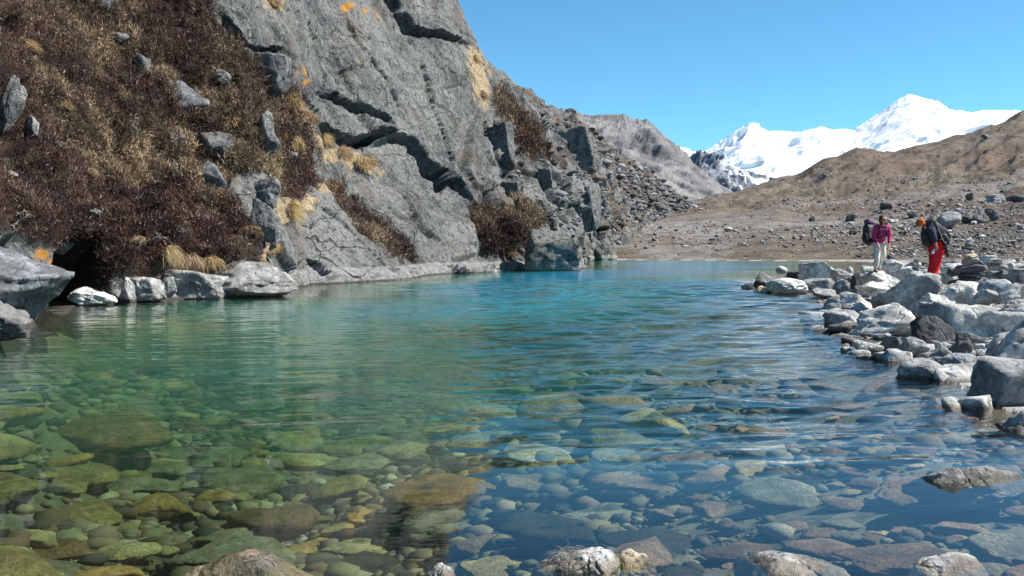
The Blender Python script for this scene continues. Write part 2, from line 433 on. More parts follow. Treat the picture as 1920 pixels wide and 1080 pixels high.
def ground_z(x, y, detail=True):
    x = np.asarray(x, float); y = np.asarray(y, float)
    sd = lake_sd(x, y)
    P = np.stack([x, y, 0 * x], 1)
    vz = valley_z(x, y)
    r = np.hypot(x, y)
    rel = fbm(P / 30.0, 5, 5) * np.clip((r - 60) / 120, 0, 1) * 1.2 + fbm(P / 3.2, 9, 4) * 0.13
    if detail:
        gul = ridged(np.stack([(x - 0.75 * y) / 30.0, (x * .2 + y) / 120.0, 0 * x], 1), 31, 6, .6) - .6 + .5 * fbm(P / 7.0, 33, 4, .6)
        rel = rel + gul * 1.1 * sstep(230, 420, r) * (1 - .8 * sstep(540, 620, y)) * sstep(.15, .3, x / np.maximum(y, 1))
        rel = rel + gul * 1.0 * sstep(230, 420, r) * (1 - .8 * sstep(540, 620, y))
    bank = sstep(0, 5.0, sd) * 0.55 * (.2 + .8 * sstep(15, 27, y)) + 0.004
    t = sstep(3, 26, sd)
    land = np.where(y < 60, bank * (1 - t) + np.maximum(vz, .45) * t, np.maximum(vz, 0.05 + .02 * np.clip(sd, 0, 30)) * sstep(-1, 14, sd) + .04)
    # the stony spit where the walkers stand
    land = land + rel * sstep(0.3, 12, sd)
    # left bank stays low under the cliff
    land = np.where((x < -7) & (y < 200), -.45, land)
    dep = bed_depth(x, y, sd)
    bumpy = (fbm(P / 1.4, 21, 4) * .10 + fbm(P / 5.0, 23, 3) * .22) * np.clip(-sd / 3.0, 0, 1)
    z = np.where(sd > 0, land, -dep + bumpy * np.clip(dep, 0, 1.3))
    return z, sd
def gz(x, y):
    return float(ground_z(np.array([float(x)]), np.array([float(y)]))[0][0])

def build_lut():
    a = np.radians(np.linspace(-80, 70, 1100)); lr = np.linspace(math.log(2.5), math.log(760), 900)
    A, R = np.meshgrid(a, np.exp(lr), indexing='ij')
    z, sd = ground_z((np.sin(A) * R).ravel(), (np.cos(A) * R).ravel())
    return a, lr, z.reshape(A.shape), sd.reshape(A.shape)
LUT = build_lut()
def gl(x, y):
    a, lr, Z, S = LUT
    x = np.asarray(x, float); y = np.asarray(y, float)
    u = np.clip((np.arctan2(x, y) - a[0]) / (a[1] - a[0]), 0, len(a) - 1.001); v = np.clip((np.log(np.hypot(x, y) + 1e-6) - lr[0]) / (lr[1] - lr[0]), 0, len(lr) - 1.001)
    i = u.astype(int); j = v.astype(int); f = u - i; g = v - j
    def q(T): return T[i, j] * (1 - f) * (1 - g) + T[i + 1, j] * f * (1 - g) + T[i, j + 1] * (1 - f) * g + T[i + 1, j + 1] * f * g
    return q(Z), q(S)
def build_ground():
    ang = np.concatenate([np.linspace(-math.pi, math.radians(-38), 40)[:-1], np.linspace(math.radians(-38), math.radians(38), 860), np.linspace(math.radians(38), math.pi, 40)[1:]])
    rad = np.concatenate([[0.05, 1.0, 2.0], np.geomspace(3.0, 60, 330), np.geomspace(60, 760, 330)[1:], np.geomspace(800, 9000, 26)])
    A, R = np.meshgrid(ang, rad, indexing='ij')
    x = (np.sin(A) * R).ravel(); y = (np.cos(A) * R).ravel()
    z, sd = ground_z(x, y)
    z = np.where(R.ravel() > 780, np.minimum(z, 10), z)
    V = np.stack([x, y, z], 1)
    Fc = grid_faces(len(ang), len(rad))[:, ::-1]
    P = np.stack([x, y, 0 * x], 1)
    grav = sstep(.05, .45, fbm(P / 26.0, 77, 5)) * .5
    px = 960 + F * x / np.maximum(y, 1)
    grav = np.clip(grav + (.35 * sstep(150, 300, y)) * sstep(.0, .4, fbm(P / 60.0, 78, 5)) * sstep(480, 300, y), 0, 1)
    grav = grav * (1 - .85 * sstep(300, 420, y))
    grav = np.where((y < 60) & (sd < 14), 1.0, grav)
    fsd = sd[Fc].mean(1)
    for nm, msk, mt in (('ground', fsd > 0, MG), ('lakebed', fsd <= 0, MBED)):
        f = Fc[msk]; used, inv = np.unique(f, return_inverse=True)
        me = mesh_from(nm, V[used], inv.reshape(f.shape), attrs={'sd': sd[used], 'gravel': grav[used]})
        tag(link(nm, me, mt), kind='structure')
build_ground()

UPFLIP = False
def build_water():
    ang = np.concatenate([np.linspace(math.radians(-75), math.radians(-31), 50)[:-1], np.linspace(math.radians(-31), math.radians(31), 360), np.linspace(math.radians(31), math.radians(62), 30)[1:]])
    rad = np.concatenate([np.geomspace(2.6, 5.2, 20)[:-1], np.geomspace(5.2, 60, 820), np.geomspace(60, 240, 160)[1:]])
    A, R = np.meshgrid(ang, rad, indexing='ij')
    x = (np.sin(A) * R).ravel(); y = (np.cos(A) * R).ravel()
    zz, sd = ground_z(x, y, False)
    dep = np.clip(-zz, 0.0, 6)
    P = np.stack([x, y, 0 * x], 1)
    px = 960 + F * x / np.maximum(y, 1)
    calm = sstep(5.8, 10.0, y) * (.16 + .95 * sstep(-.22, .18, x / np.maximum(y, 1)) ) * (.75 + .5 * fbm(P / np.array([9, 6, 1.0]), 55, 3)) * (np.clip(16.0 / y, .22, 1.0) )
    calm0 = sstep(6.0, 10.5, y) * (.20 + .95 * sstep(-.20, .18, x / np.maximum(y, 1))) * (.8 + .5 * fbm(P / np.array([7, 5, 1.0]), 57, 3)) * sstep(.0, .35, dep)
    calm0 = np.clip(calm0, .02, 1.5)
    calm = np.clip(calm, .05, 1.9)
    Fc = grid_faces(len(ang), len(rad))[:, ::-1]; Fc = Fc if UPFLIP else Fc[:, ::-1]
    f = Fc[sd[Fc].min(1) < 3.0]; used, inv = np.unique(f, return_inverse=True)
    # wind waves: long crests running across the lake, calmer close to the near shore and under the cliff
    xr = x + .22 * y; yr = y - .22 * x
    def wv(sx, sy, sd_): return vnoise(np.stack([xr * sx, yr * sy + .8 * vnoise(np.stack([xr * .4, yr * .5, 0 * x], 1), sd_ + 3), 0 * x], 1), sd_)
    R_ = np.hypot(x, y)
    amp = calm0 * (1 - .72 * sstep(22, 75, R_))
    hgt = .046 * wv(.50, 1.2, 601) + .036 * wv(1.5, 3.6, 611) * (1 - sstep(45, 70, R_)) + .011 * wv(3.2, 7.0, 621) * (1 - sstep(18, 30, R_))
    hgt = hgt * amp
    V = np.stack([x, y, hgt], 1)
    me = mesh_from('water', V[used], inv.reshape(f.shape), attrs={'depth': dep[used], 'calm': calm[used]})
    tag(link('water', me, MW), kind='structure')
build_water()

# ------------------------------------------------------------------ the cliff on the left shore: a loft foot -> middle -> crest
CL = [ # foot(px,py,D)          middle                 crest
 [(-1500, 1500, 4.5), (-1500, 300, 9), (-1500, -900, 20)],
 [(-900, 1000, 6.0), (-900, 280, 11), (-900, -800, 24)],
 [(-300, 760, 10.2), (-300, 250, 19), (-300, -700, 36)],
 [(0, 628, 19.0), (0, 300, 29), (0, -620, 46)],
 [(100, 592, 24.0), (110, 300, 33), (110, -600, 50)],
 [(150, 573, 28.5), (165, 300, 35), (170, -590, 52)],
 [(330, 562, 31.8), (300, 300, 38), (300, -560, 56)],
 [(545, 556, 34.2), (490, 300, 41), (440, -500, 62)],
 [(558, 534, 45.0), (512, 290, 50), (460, -490, 66)],
 [(765, 524, 53.5), (600, 340, 57), (520, -460, 80)],
 [(782, 518, 60.0), (622, 345, 63), (545, -450, 84)],
 [(930, 509, 73.0), (860, 345, 80), (800, -120, 95)],
 [(943, 508, 75.5), (905, 345, 84), (825, -60, 98)],
 [(984, 507, 76.8), (950, 300, 92), (850, 0, 102)],
 [(992, 506, 79.0), (985, 290, 98), (872, 48, 110)],
 [(1083, 504, 83.5), (1055, 300, 108), (898, 96, 122)],
 [(1092, 490, 136.0), (1085, 330, 135), (940, 150, 150)],
 [(1140, 487, 157.0), (1125, 330, 178), (1060, 214, 250)],
 [(1165, 450, 205.0), (1160, 340, 240), (1115, 255, 300)],
 [(1215, 420, 280.0), (1205, 360, 300), (1190, 306, 345)],
 [(1262, 402, 350.0), (1255, 375, 365), (1250, 350, 390)],
 [(1312, 394, 420.0), (1310, 391, 425), (1306, 388, 432)]]
HEATH = [[(-1600, -1000), (380, -1000), (385, -20), (440, 60), (515, 150), (575, 250), (600, 345), (560, 372), (515, 378), (505, 330), (440, 318), (430, 370), (480, 430), (492, 486), (440, 505), (330, 497), (262, 528), (160, 545), (128, 500), (105, 465), (30, 452), (-30, 470), (-60, 640), (-1600, 1500)],
         [(598, 338), (628, 348), (700, 420), (768, 488), (764, 500), (738, 488), (650, 405)],
         [(868, 398), (905, 402), (985, 432), (992, 458), (955, 474), (905, 466)],
         [(958, 378), (1005, 392), (1018, 424), (965, 418)],
         [(935, 170), (1000, 240), (1010, 300), (985, 300), (950, 240), (925, 200)]]
STRAW = [[(618, 268), (660, 272), (735, 318), (720, 334), (650, 312), (622, 296)],
         [(508, 378), (560, 374), (584, 398), (560, 408), (520, 420)],
         [(512, 178), (560, 196), (622, 262), (612, 290), (560, 240), (520, 206)],
         [(868, 88), (900, 100), (915, 150), (920, 205), (900, 200), (872, 130)],
         [(490, 0), (530, 0), (530, 20), (500, 24)],
         [(560, 340), (640, 345), (655, 372), (600, 366)],
         [(510, 430), (520, 400), (512, 480), (500, 480)],
         [(935, 440), (960, 470), (965, 490), (948, 480)]]
LICH = [((655, 12), 13), ((690, 22), 8), ((560, 140), 9), ((562, 158), 7), ((518, 252), 9), ((75, 478), 16), ((98, 492), 14), ((722, 22), 6)]
# joints and overhangs: photo-space run, half width in px, depth in m, bulge of the block on the upper side in m
CRK = [([(735, -10), (752, 30), (775, 55), (812, 66), (850, 78)], 4.5, 1.3, 1.2),
       ([(430, 30), (455, 70), (480, 90), (512, 98)], 4, .8, .6),
       ([(628, 180), (665, 205), (712, 236)], 6, 1.5, .8),
       ([(618, 232), (660, 262), (700, 262)], 7, 1.6, .9),
       ([(700, 255), (745, 258), (775, 262), (792, 290), (812, 325), (842, 348)], 7, 2.0, 1.3),
       ([(832, 322), (828, 352)], 13, 1.6, .6),
       ([(842, 348), (866, 372), (893, 398)], 4, 1.2, 1.2),
       ([(570, 160), (640, 190), (628, 140), (680, 130)], 1.6, .35, .1),
       ([(640, 270), (600, 250), (560, 240)], 2, .4, .2),
       ([(1010, 236), (1030, 300), (1052, 335), (1068, 395), (1110, 426), (1128, 432)], 3.4, 2.4, 1.0),
       ([(986, 436), (990, 470), (988, 508)], 5.5, 4.0, .3),
       ([(915, 225), (925, 300), (945, 360), (958, 400)], 2.4, 1.2, .6),
       ([(1050, 335), (1085, 318), (1130, 320)], 1.8, 1.0, .5),
       ([(1000, 395), (1020, 405), (1045, 400)], 4, 1.5, .8),
       ([(565, 498), (580, 510), (592, 524)], 3.5, .8, .3),
       ([(940, 455), (952, 480), (972, 505)], 2.5, 1.2, .5),
       ([(760, 360), (790, 420), (830, 450)], 1.2, .3, .3),
       ([(660, 40), (700, 120), (760, 200)], 1.3, .3, .15),
       ([(560, 20), (600, 100), (610, 170)], 1.3, .3, .15),
       ([(800, 120), (830, 220), (850, 300)], 1.3, .35, .2),
       ([(430, 110), (500, 140), (540, 180), (600, 210)], 2.2, .5, .4),
       ([(600, 400), (680, 470), (740, 510)], 1.4, .3, .2),
       ([(0, 456), (60, 500), (105, 516)], 3, .25, .15),
       ([(1098, 440), (1112, 488)], 1.8, 1.5, .4)]
def path3(a, m, c, v):
    """straight 3-D lines between the rows (1/D is linear in the picture), smoothed at the middle"""
    va = 0.42
    t1 = np.clip(v / va, 0, 1); t2 = np.clip((v - va) / (1 - va), 0, 1)
    lo = v < va
    px = np.where(lo, a[0] + (m[0] - a[0]) * t1, m[0] + (c[0] - m[0]) * t2)
    py = np.where(lo, a[1] + (m[1] - a[1]) * t1, m[1] + (c[1] - m[1]) * t2)
    iv = np.where(lo, 1 / a[2] + (1 / m[2] - 1 / a[2]) * t1, 1 / m[2] + (1 / c[2] - 1 / m[2]) * t2)
    return px, py, 1 / iv
def build_cliff():
    n = len(CL)
    us = []
    for i in range(n - 1):
        a = CL[i][1][0]; b_ = CL[i + 1][1][0]; w = abs(b_ - a)
        k = 12 if i < 2 else max(26, int(w / 1.35))
        if i == 2: k = 110
        k = min(max(k, int(max(abs(CL[i + 1][q][2] - CL[i][q][2]) for q in (0, 1)) / .2)), 110)
        us.append(i + np.linspace(0, 1, k, endpoint=False))
    u = np.concatenate(us + [[n - 1.0]]); nu = len(u)
    nv = 460
    v = np.linspace(0, 1, nv) ** 1.12
    tab = np.array(CL, float)
    i0 = np.clip(np.floor(u).astype(int), 0, n - 2); fu = (u - i0)[:, None, None]
    row = tab[i0] * (1 - fu) + tab[i0 + 1] * fu
    row[..., 2] = 1 / (1 / tab[i0][..., 2] * (1 - fu[..., 0]) + 1 / tab[i0 + 1][..., 2] * fu[..., 0])
    # smooth the middle and crest rows along u (feet stay crisp)
    k = np.hanning(31); k /= k.sum()
    for r_ in (1, 2):
        for q in range(3):
            p = np.pad(row[:, r_, q], 15, mode='edge'); row[:, r_, q] = np.convolve(p, k, 'valid')
    PX = np.zeros((nu, nv)); PY = PX.copy(); DD = PX.copy()
    for j in range(nu):
        PX[j], PY[j], DD[j] = path3(row[j, 0], row[j, 1], row[j, 2], v)
    rx, rz = ray(PX, PY)
    W = np.stack([rx * DD, DD, CAMH + rz * DD], -1)
    # feet of the first stations stand at lake level whatever the row says
    def normals(W):
        du = np.gradient(W, axis=0); dv = np.gradient(W, axis=1)
        nn = np.cross(dv, du); nn /= (np.linalg.norm(nn, axis=-1, keepdims=True) + 1e-9)
        s = np.sign(nn[..., 0:1] * .9 - nn[..., 1:2] * .45 + nn[..., 2:3] * .4); s[s == 0] = 1
        return nn * s
    Nn = normals(W)
    for _ in range(3):
        Nn[1:-1] = (Nn[:-2] + 2 * Nn[1:-1] + Nn[2:]) / 4
    Nn /= np.linalg.norm(Nn, axis=-1, keepdims=True)
    P = W.reshape(-1, 3); px = PX.ravel(); py = PY.ravel(); D = DD.ravel()
    wx = px + 9 * vnoise(P * 1.1, 301) + 4 * vnoise(P * 3.2, 302); wy = py + 9 * vnoise(P * 1.1, 303) + 4 * vnoise(P * 3.2, 304)
    def mask(polys, soft):
        m = np.zeros(len(px))
        for pl in polys: m = np.maximum(m, sstep(soft, -soft, sdf(wx, wy, pl)))
        return m
    heath = mask(HEATH, 5) * (1 - .95 * sstep(.62, .74, fbm(P / 1.5, 333, 4))); straw = mask(STRAW, 3)
    lich = np.zeros(len(px))
    for (cx, cy), r_ in LICH: lich = np.maximum(lich, sstep(r_, r_ * .5, np.hypot(wx - cx, wy - cy)))
    rug = sstep(890, 960, px + .25 * (py - 250))            # broken ground right of the big slab
    hill = sstep(1010, 1110, px + .6 * (300 - py))          # loose hillside beyond
    f1, f2, fa = worley(P / np.array([3.2, 5.5, 4.2]), 5)
    g1, g2, ga = worley(P / np.array([1.5, 2.6, 1.7]), 15)
    b1, b2, ba = worley(P / np.array([8.0, 14.0, 9.0]), 25)
    big = fbm(P / 9.0, 40, 4)
    d = .45 * big * (1 - heath) + ba * (.62 + .7 * rug) * (1 - heath)
    d += fa * (.17 + .75 * rug + .1 * hill) * (1 - heath)
    d += ga * (.05 + .30 * rug + .35 * hill) * (1 - heath)
    edge = sstep(.10, .0, f2 - f1)
    d -= edge * (.12 + .7 * rug) * (1 - heath)
    d += .10 * fbm(P / 1.1, 50, 5) * (1 - .3 * heath) + .035 * fbm(P / .3, 60, 3)
    mound = ridged(P / 1.7, 70, 4, .55)
    h1_, h2_, ha_ = worley(P / 1.25, 88)
    dome = np.clip(1 - (h1_ / .62) ** 2, 0, 1)
    d += heath * (.22 * mound + .42 * dome - .2 + .22 * ridged(P / .62, 73, 3, .5) + .8 * fbm(P / 5.5, 71, 3)) * np.clip(D / 35, .3, 1)
    d += straw * (.12 + .06 * fbm(P / .5, 72, 3))
    # joints
    jx = px + 2.0 * vnoise(P * 1.6, 311) + 1.6 * vnoise(P * 4, 313); jy = py + 2.0 * vnoise(P * 1.6, 312) + 1.6 * vnoise(P * 4, 314)
    for pts, w, dep, bulge in CRK:
        dist, side = seg_dist(jx, jy, pts)
        up = side < 0
        ww = w * (.85 + .75 * vnoise(P * .8, 320))
        d -= 2.4 * dep * sstep(ww * .72, ww * .42, dist)
        d += np.where(up, bulge * .5 * np.exp(-dist / 24.0), -bulge * .12 * np.exp(-dist / 16.0)) * sstep(ww * .8, ww * .95, dist)
    # rock slab at the far left with the dark cave beside it
    cave = sstep(8, -8, sdf(jx, jy, [(118, 440), (172, 452), (180, 500), (205, 545), (150, 560), (70, 600), (60, 590), (100, 540)]))
    d -= 3.2 * cave
    slab = sstep(5, -5, sdf(jx, jy, [(-60, 440), (20, 448), (60, 470), (108, 505), (100, 540), (60, 594), (-60, 660)]))
    heath = np.clip(heath * (1 - slab), 0, 1)
    d = d.reshape(nu, nv)
    su = np.linalg.norm(np.gradient(W, axis=0), axis=-1)
    ref = np.median(su, axis=0, keepdims=True) + .06 * 0
    fade = np.clip(.55 / (su + 1e-6), .06, 1)
    d = d * fade
    for _ in range(1):
        d[1:-1] = (d[:-2] + 2 * d[1:-1] + d[2:]) / 4
        d[:, 1:-1] = (d[:, :-2] + 2 * d[:, 1:-1] + d[:, 2:]) / 4
    W = W + Nn * d[..., None]
    # wave-cut ledge at lake level
    z = W[..., 2]
    led = (.16 * sstep(.75, .55, z) * (z > -3)) * (1 - heath.reshape(nu, nv))
    W = W + np.stack([led * .9, -led * .4, 0 * led], -1)
    # rows below the water and behind the crest
    foot = W[:, :1].copy(); foot[..., 2] = 0.0
    W[:, 0, 2] = np.minimum(W[:, 0, 2], .02)
    lo = [foot + np.array([.25, -.15, -.3]), foot + np.array([.9, -.5, -1.6]), foot + np.array([2, -1, -4])][::-1]
    top = W[:, -1:]; sc = DD[:, -1:, None] / 60.0
    hi = [top + sc * np.array([-2.0, 4.0, .3]), top + sc * np.array([-6, 12.0, -1]), top + sc * np.array([-14, 26, -14]), top + sc * np.array([-16, 30, -60])]
    full = np.concatenate(lo + [W] + hi, 1)
    def ext(a, lv, hv):
        a = a.reshape(nu, nv); return np.concatenate([np.full((nu, 3), lv), a, np.full((nu, 4), hv)], 1).ravel()
    soil = np.clip(hill * sstep(.0, .5, fbm(P / 6.0, 90, 5)) + rug * .9 * sstep(.25, .6, fbm(P / 4.0, 91, 4)) + (1 - rug) * .5 * sstep(.5, .8, fbm(P / 3.0, 92, 4)), 0, 1) * (1 - sstep(.3, .0, f2 - f1) * .4)
    me = mesh_from('cliff', full.reshape(-1, 3), grid_faces(nu, nv + 7), smooth=False,
                   attrs={'heath': ext(heath, 0, 0), 'straw': ext(straw * (1 - .5 * heath), 0, 0), 'lichen': ext(lich, 0, 0), 'soil': ext(soil, 0, .5)})
    tag(link('cliff', me, MC), kind='structure')
    Nf = normals(W)
    return W.reshape(-1, 3), Nf.reshape(-1, 3), heath, straw, px, py, u, v, nu, nv, soil, slab
CLW, CLN, CLH, CLS, CLPX, CLPY, _u, _v, _nu, _nv, CLSOIL, CLSLAB = build_cliff()
CPX, CPY = project(CLW[:, 0], CLW[:, 1], CLW[:, 2])
def cliff_pt(px, py):
    d = (CPX - px) ** 2 + (CPY - py) ** 2
    c = np.argsort(d)[:6]; i = c[np.argmin(CLW[c, 1])]
    return Vector(CLW[i]), Vector(CLN[i])

# ------------------------------------------------------------------ far ranges
def relief(name, crest, foot_py, Dc, Df, mat, amp, scale, nu=420, nv=160, seed=3, snowf=None, jag=2.0):
    cx = np.array([c[0] for c in crest], float); cy = np.array([c[1] for c in crest], float)
    px = np.linspace(cx[0], cx[-1], nu); py = np.interp(px, cx, cy)
    v = np.linspace(0, 1, nv) ** .9
    PX = np.repeat(px[:, None], nv, 1); PY = py[:, None] + (foot_py - py[:, None]) * v[None]
    iv = 1 / Dc + (1 / Df - 1 / Dc) * v[None] + 0 * PX
    D = 1 / iv; rx, rz = ray(PX, PY)
    W = np.stack([rx * D, D, CAMH + rz * D], -1); P = W.reshape(-1, 3)
    Q = P / scale
    r = .18 * fbm(Q * 9, seed + 40, 4, .6) + ridged(Q + .6 * np.stack([fbm(Q * .7, seed + 1, 3)] * 3, 1), seed, 6, .55)
    fade = (sstep(0, .12, v)[None] + 0 * PX).ravel()
    d = amp * (r - .6) * (.12 + .88 * fade)
    gul = ridged(np.stack([Q[:, 0] * 3.0 + .8 * Q[:, 2], Q[:, 1] * .6, Q[:, 2] * .5], 1), seed + 9, 4, .5)
    d += amp * .35 * gul * fade
    nrm = np.array([0.25, -.8, .55]); nrm /= np.linalg.norm(nrm)
    W = W + (d[:, None] * nrm).reshape(nu, nv, 3)
    # jagged crest
    j = ridged(np.stack([px / 14.0, px * 0, px * 0], 1), seed + 20, 5, .6) - .7
    W[..., 2] += (j[:, None] * jag / F * D) * (1 - sstep(0, .18, v))[None]
    back = [W[:, :1] + np.array([0, Dc * .03, -Dc * .012]), W[:, :1] + np.array([0, Dc * .2, -Dc * .2])]
    full = np.concatenate(back[::-1] + [W], 1)
    ga = gul.reshape(nu, nv); r2 = r.reshape(nu, nv)
    at_ = snowf(P, r, gul, (v[None] + 0 * PX).ravel(), PX.ravel(), PY.ravel()) if snowf else {}
    out = {}
    for k_, a in at_.items():
        a = a.reshape(nu, nv); out[k_] = np.concatenate([a[:, :1], a[:, :1], a], 1).ravel()
    me = mesh_from(name, full.reshape(-1, 3), grid_faces(nu, nv + 2)[:, ::-1], attrs=out)
    return tag(link(name, me, mat), kind='structure')
def f_m1(P, r, g, v, px, py):
    return {'snow': 0 * v, 'scree': sstep(.75, 1.25, g) * sstep(.25, .6, v)}
relief('mountain', [(1000, 196), (1062, 206), (1085, 212), (1110, 218), (1140, 213), (1172, 214), (1190, 222), (1212, 223), (1232, 240), (1258, 264), (1290, 298), (1325, 328), (1362, 352), (1395, 372), (1440, 396), (1480, 410)], 425, 1500, 640,
       mat_mountain('hazed_grey_far_rock', (.12, .118, .122), (.215, .208, .205), .012), 11, 130, seed=3, snowf=f_m1, jag=1.4)  # distance haze is painted into this cool, paler grey
def f_m2(P, r, g, v, px, py):
    return {'snow': sstep(.9, 1.2, g) * sstep(1330, 1380, px) * .8, 'scree': 0 * v}
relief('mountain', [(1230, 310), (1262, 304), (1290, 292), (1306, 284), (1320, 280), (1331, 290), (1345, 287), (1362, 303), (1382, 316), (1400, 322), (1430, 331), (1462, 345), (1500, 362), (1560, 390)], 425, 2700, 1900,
       mat_mountain('hazed_blue_far_rock', (.10, .115, .145), (.20, .215, .25), .006), 26, 190, seed=43, snowf=f_m2, jag=3.0)  # bluish cast of the far air is mixed into the rock colour
def f_m3(P, r, g, v, px, py):
    k = np.zeros(len(v))
    for cx, cy, rx, ry, a in ((1655, 205, 34, 20, .75), (1700, 195, 20, 14, .45), (1760, 205, 30, 12, .4), (1840, 222, 50, 16, .35), (1383, 262, 22, 22, .5), (1450, 300, 50, 30, .3), (1345, 285, 18, 10, .4), (1530, 270, 60, 20, .16), (1620, 222, 22, 8, .4)):
        k = np.maximum(k, a * np.exp(-((px - cx) / rx) ** 2 - ((py - cy) / ry) ** 2))
    n = fbm(P / 130.0, 99, 5, .6)
    return {'rock': .5 * np.clip(sstep(.12, .5, k + .55 * n - .22) * (k > .03) * 1.0, 0, 1)}
relief('snow_mountain', [(1225, 300), (1245, 284), (1262, 270), (1275, 276), (1290, 287), (1320, 284), (1345, 270), (1370, 251), (1392, 238), (1405, 242), (1420, 243), (1445, 248), (1470, 248), (1500, 247), (1522, 241), (1540, 237), (1562, 244), (1580, 241), (1600, 244), (1640, 216), (1665, 199), (1688, 184), (1703, 177), (1722, 181), (1745, 188), (1760, 191), (1780, 206), (1800, 208), (1820, 213), (1845, 207), (1865, 208), (1900, 213), (1960, 235), (2060, 250), (2200, 300)], 380, 9000, 5200,
       mat_snow(), 110, 1500, nu=620, nv=200, seed=63, snowf=f_m3, jag=1.0)
# ------------------------------------------------------------------ stones
_ico = {}
def ico(sub):
    if sub not in _ico:
        bm = bmesh.new(); bmesh.ops.create_icosphere(bm, subdivisions=sub, radius=1.0)
        V = np.array([v.co[:] for v in bm.verts]); Fc = np.array([[v.index for v in f.verts] for f in bm.faces]); bm.free()
        V /= np.linalg.norm(V, axis=1, keepdims=True); _ico[sub] = (V, Fc)
    return _ico[sub]
def rock_verts(seed, sub=4, style='block'):
    rg = np.random.default_rng(seed)
    V, Fc = ico(sub)
    npl = {'block': 7, 'round': 18, 'slab': 7, 'wedge': 6, 'box': 6, 'lean': 6}[style]
    n = rg.normal(size=(npl, 3)); n /= np.linalg.norm(n, axis=1, keepdims=True)
    n = np.concatenate([n, -n[: npl // 2] + rg.normal(size=(npl // 2, 3)) * .25]); n /= np.linalg.norm(n, axis=1, keepdims=True)
    h = rg.uniform(.50, .95, len(n)) if style != 'round' else rg.uniform(.8, 1.0, len(n))
    p = 38 if style != 'round' else 8
    if style == 'lean':
        n = np.array([(.36, -.15, .92), (.80, -.25, -.50), (-1, 0, .1), (.1, -1, .12), (0, 1, 0), (0, 0, -1), (.75, -.5, .55)], float) + rg.normal(size=(7, 3)) * .04; n /= np.linalg.norm(n, axis=1, keepdims=True)
        h = np.array([.50, .55, .9, .6, .7, .75, .78])
    if style == 'box':
        n = np.concatenate([np.eye(3), -np.eye(3), rg.normal(size=(3, 3))]) + rg.normal(size=(9, 3)) * .13; n /= np.linalg.norm(n, axis=1, keepdims=True)
        h = np.concatenate([rg.uniform(.62, .75, 6), rg.uniform(.8, .95, 3)])
    dt = np.clip(V @ n.T, 1e-4, None) / h
    r = (dt ** p).sum(1) ** (-1.0 / p)
    r = np.clip(r, .3, 1.25)
    P = V * r[:, None]
    if style == 'wedge': P[:, 2] *= 1 - .38 * P[:, 0]
    off = rg.uniform(0, 50, 3)
    am = .6 if style == 'round' else 1.0
    lump = fbm(P * 1.3 + off, 2, 3) * .10 * am
    fine = fbm(P * 4.5 + off, 8, 4, .55) * .040
    e = ridged(P * 2.2 + off, 12, 4, .5); cut = -np.clip(e - 1.15, 0, 1) * .12
    P = P + V * (lump + fine + cut)[:, None]
    lo, hi = P.min(0), P.max(0)
    P = (P - (lo + hi) / 2) / (hi - lo)
    P[:, 2] += .5                      # origin at the bottom
    return P, Fc
_pool = {}
def pool_mesh(style, k, sub, mat):
    key = (style, k, sub, mat.name)
    if key not in _pool:
        P, Fc = rock_verts(100 + k * 7 + len(style), sub, style)
        me = mesh_from('stone', P, Fc); me.materials.append(mat); _pool[key] = me
    return _pool[key]
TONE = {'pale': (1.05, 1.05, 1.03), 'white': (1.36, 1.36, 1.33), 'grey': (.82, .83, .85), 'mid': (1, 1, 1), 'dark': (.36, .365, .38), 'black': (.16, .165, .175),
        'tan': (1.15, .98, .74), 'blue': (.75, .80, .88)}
def put_rock(name, cx, cy, cz, w, dp, h, style, seed, tone, rz=0, tilt=(0, 0), sub=4, mat=None, unique=True):
    mat = mat or MB
    if unique:
        P, Fc = rock_verts(seed, sub, style); me = mesh_from(name, P, Fc); me.materials.append(mat)
    else: me = pool_mesh(style, seed % 9, sub, mat)
    o = bpy.data.objects.new(name, me); C.objects.link(o)
    o.location = (cx, cy, cz); o.scale = (w, dp, h); o.rotation_euler = (tilt[0], tilt[1], rz)
    t = TONE[tone] if isinstance(tone, str) else tone
    o.color = (*t, 1)
    return o
HEROES = []
def hero(x0, y0, x1, y1, D, style, seed, tone, label, name='boulder', tilt=(0, 0), bury=.38, dpf=.85, group='boulders piled along the right shore', sub=5, rz=0, mat=None, cat=None):
    """box in the photo, distance of its front -> a stone of that size standing there"""
    if D is None: D = water_D(y1)
    w = (x1 - x0) / F * D; dp = w * dpf; Dc = D + dp * .35
    w = (x1 - x0) / F * Dc
    c = atv((x0 + x1) / 2, y1, Dc); t = atv((x0 + x1) / 2, y0, Dc)
    zb = min(c.z, atv((x0 + x1) / 2, y1, D).z)
    h = t.z - zb; full = h * (1 + bury)
    o = put_rock(name, c.x, Dc, zb - h * bury, w * 1.12, dp * 1.1, full * 1.03, style, seed, tone, rz, tilt, sub, mat)
    tag(o, label, cat or name, group)
    HEROES.append((x0, y0, x1, y1, D, label))
    return o
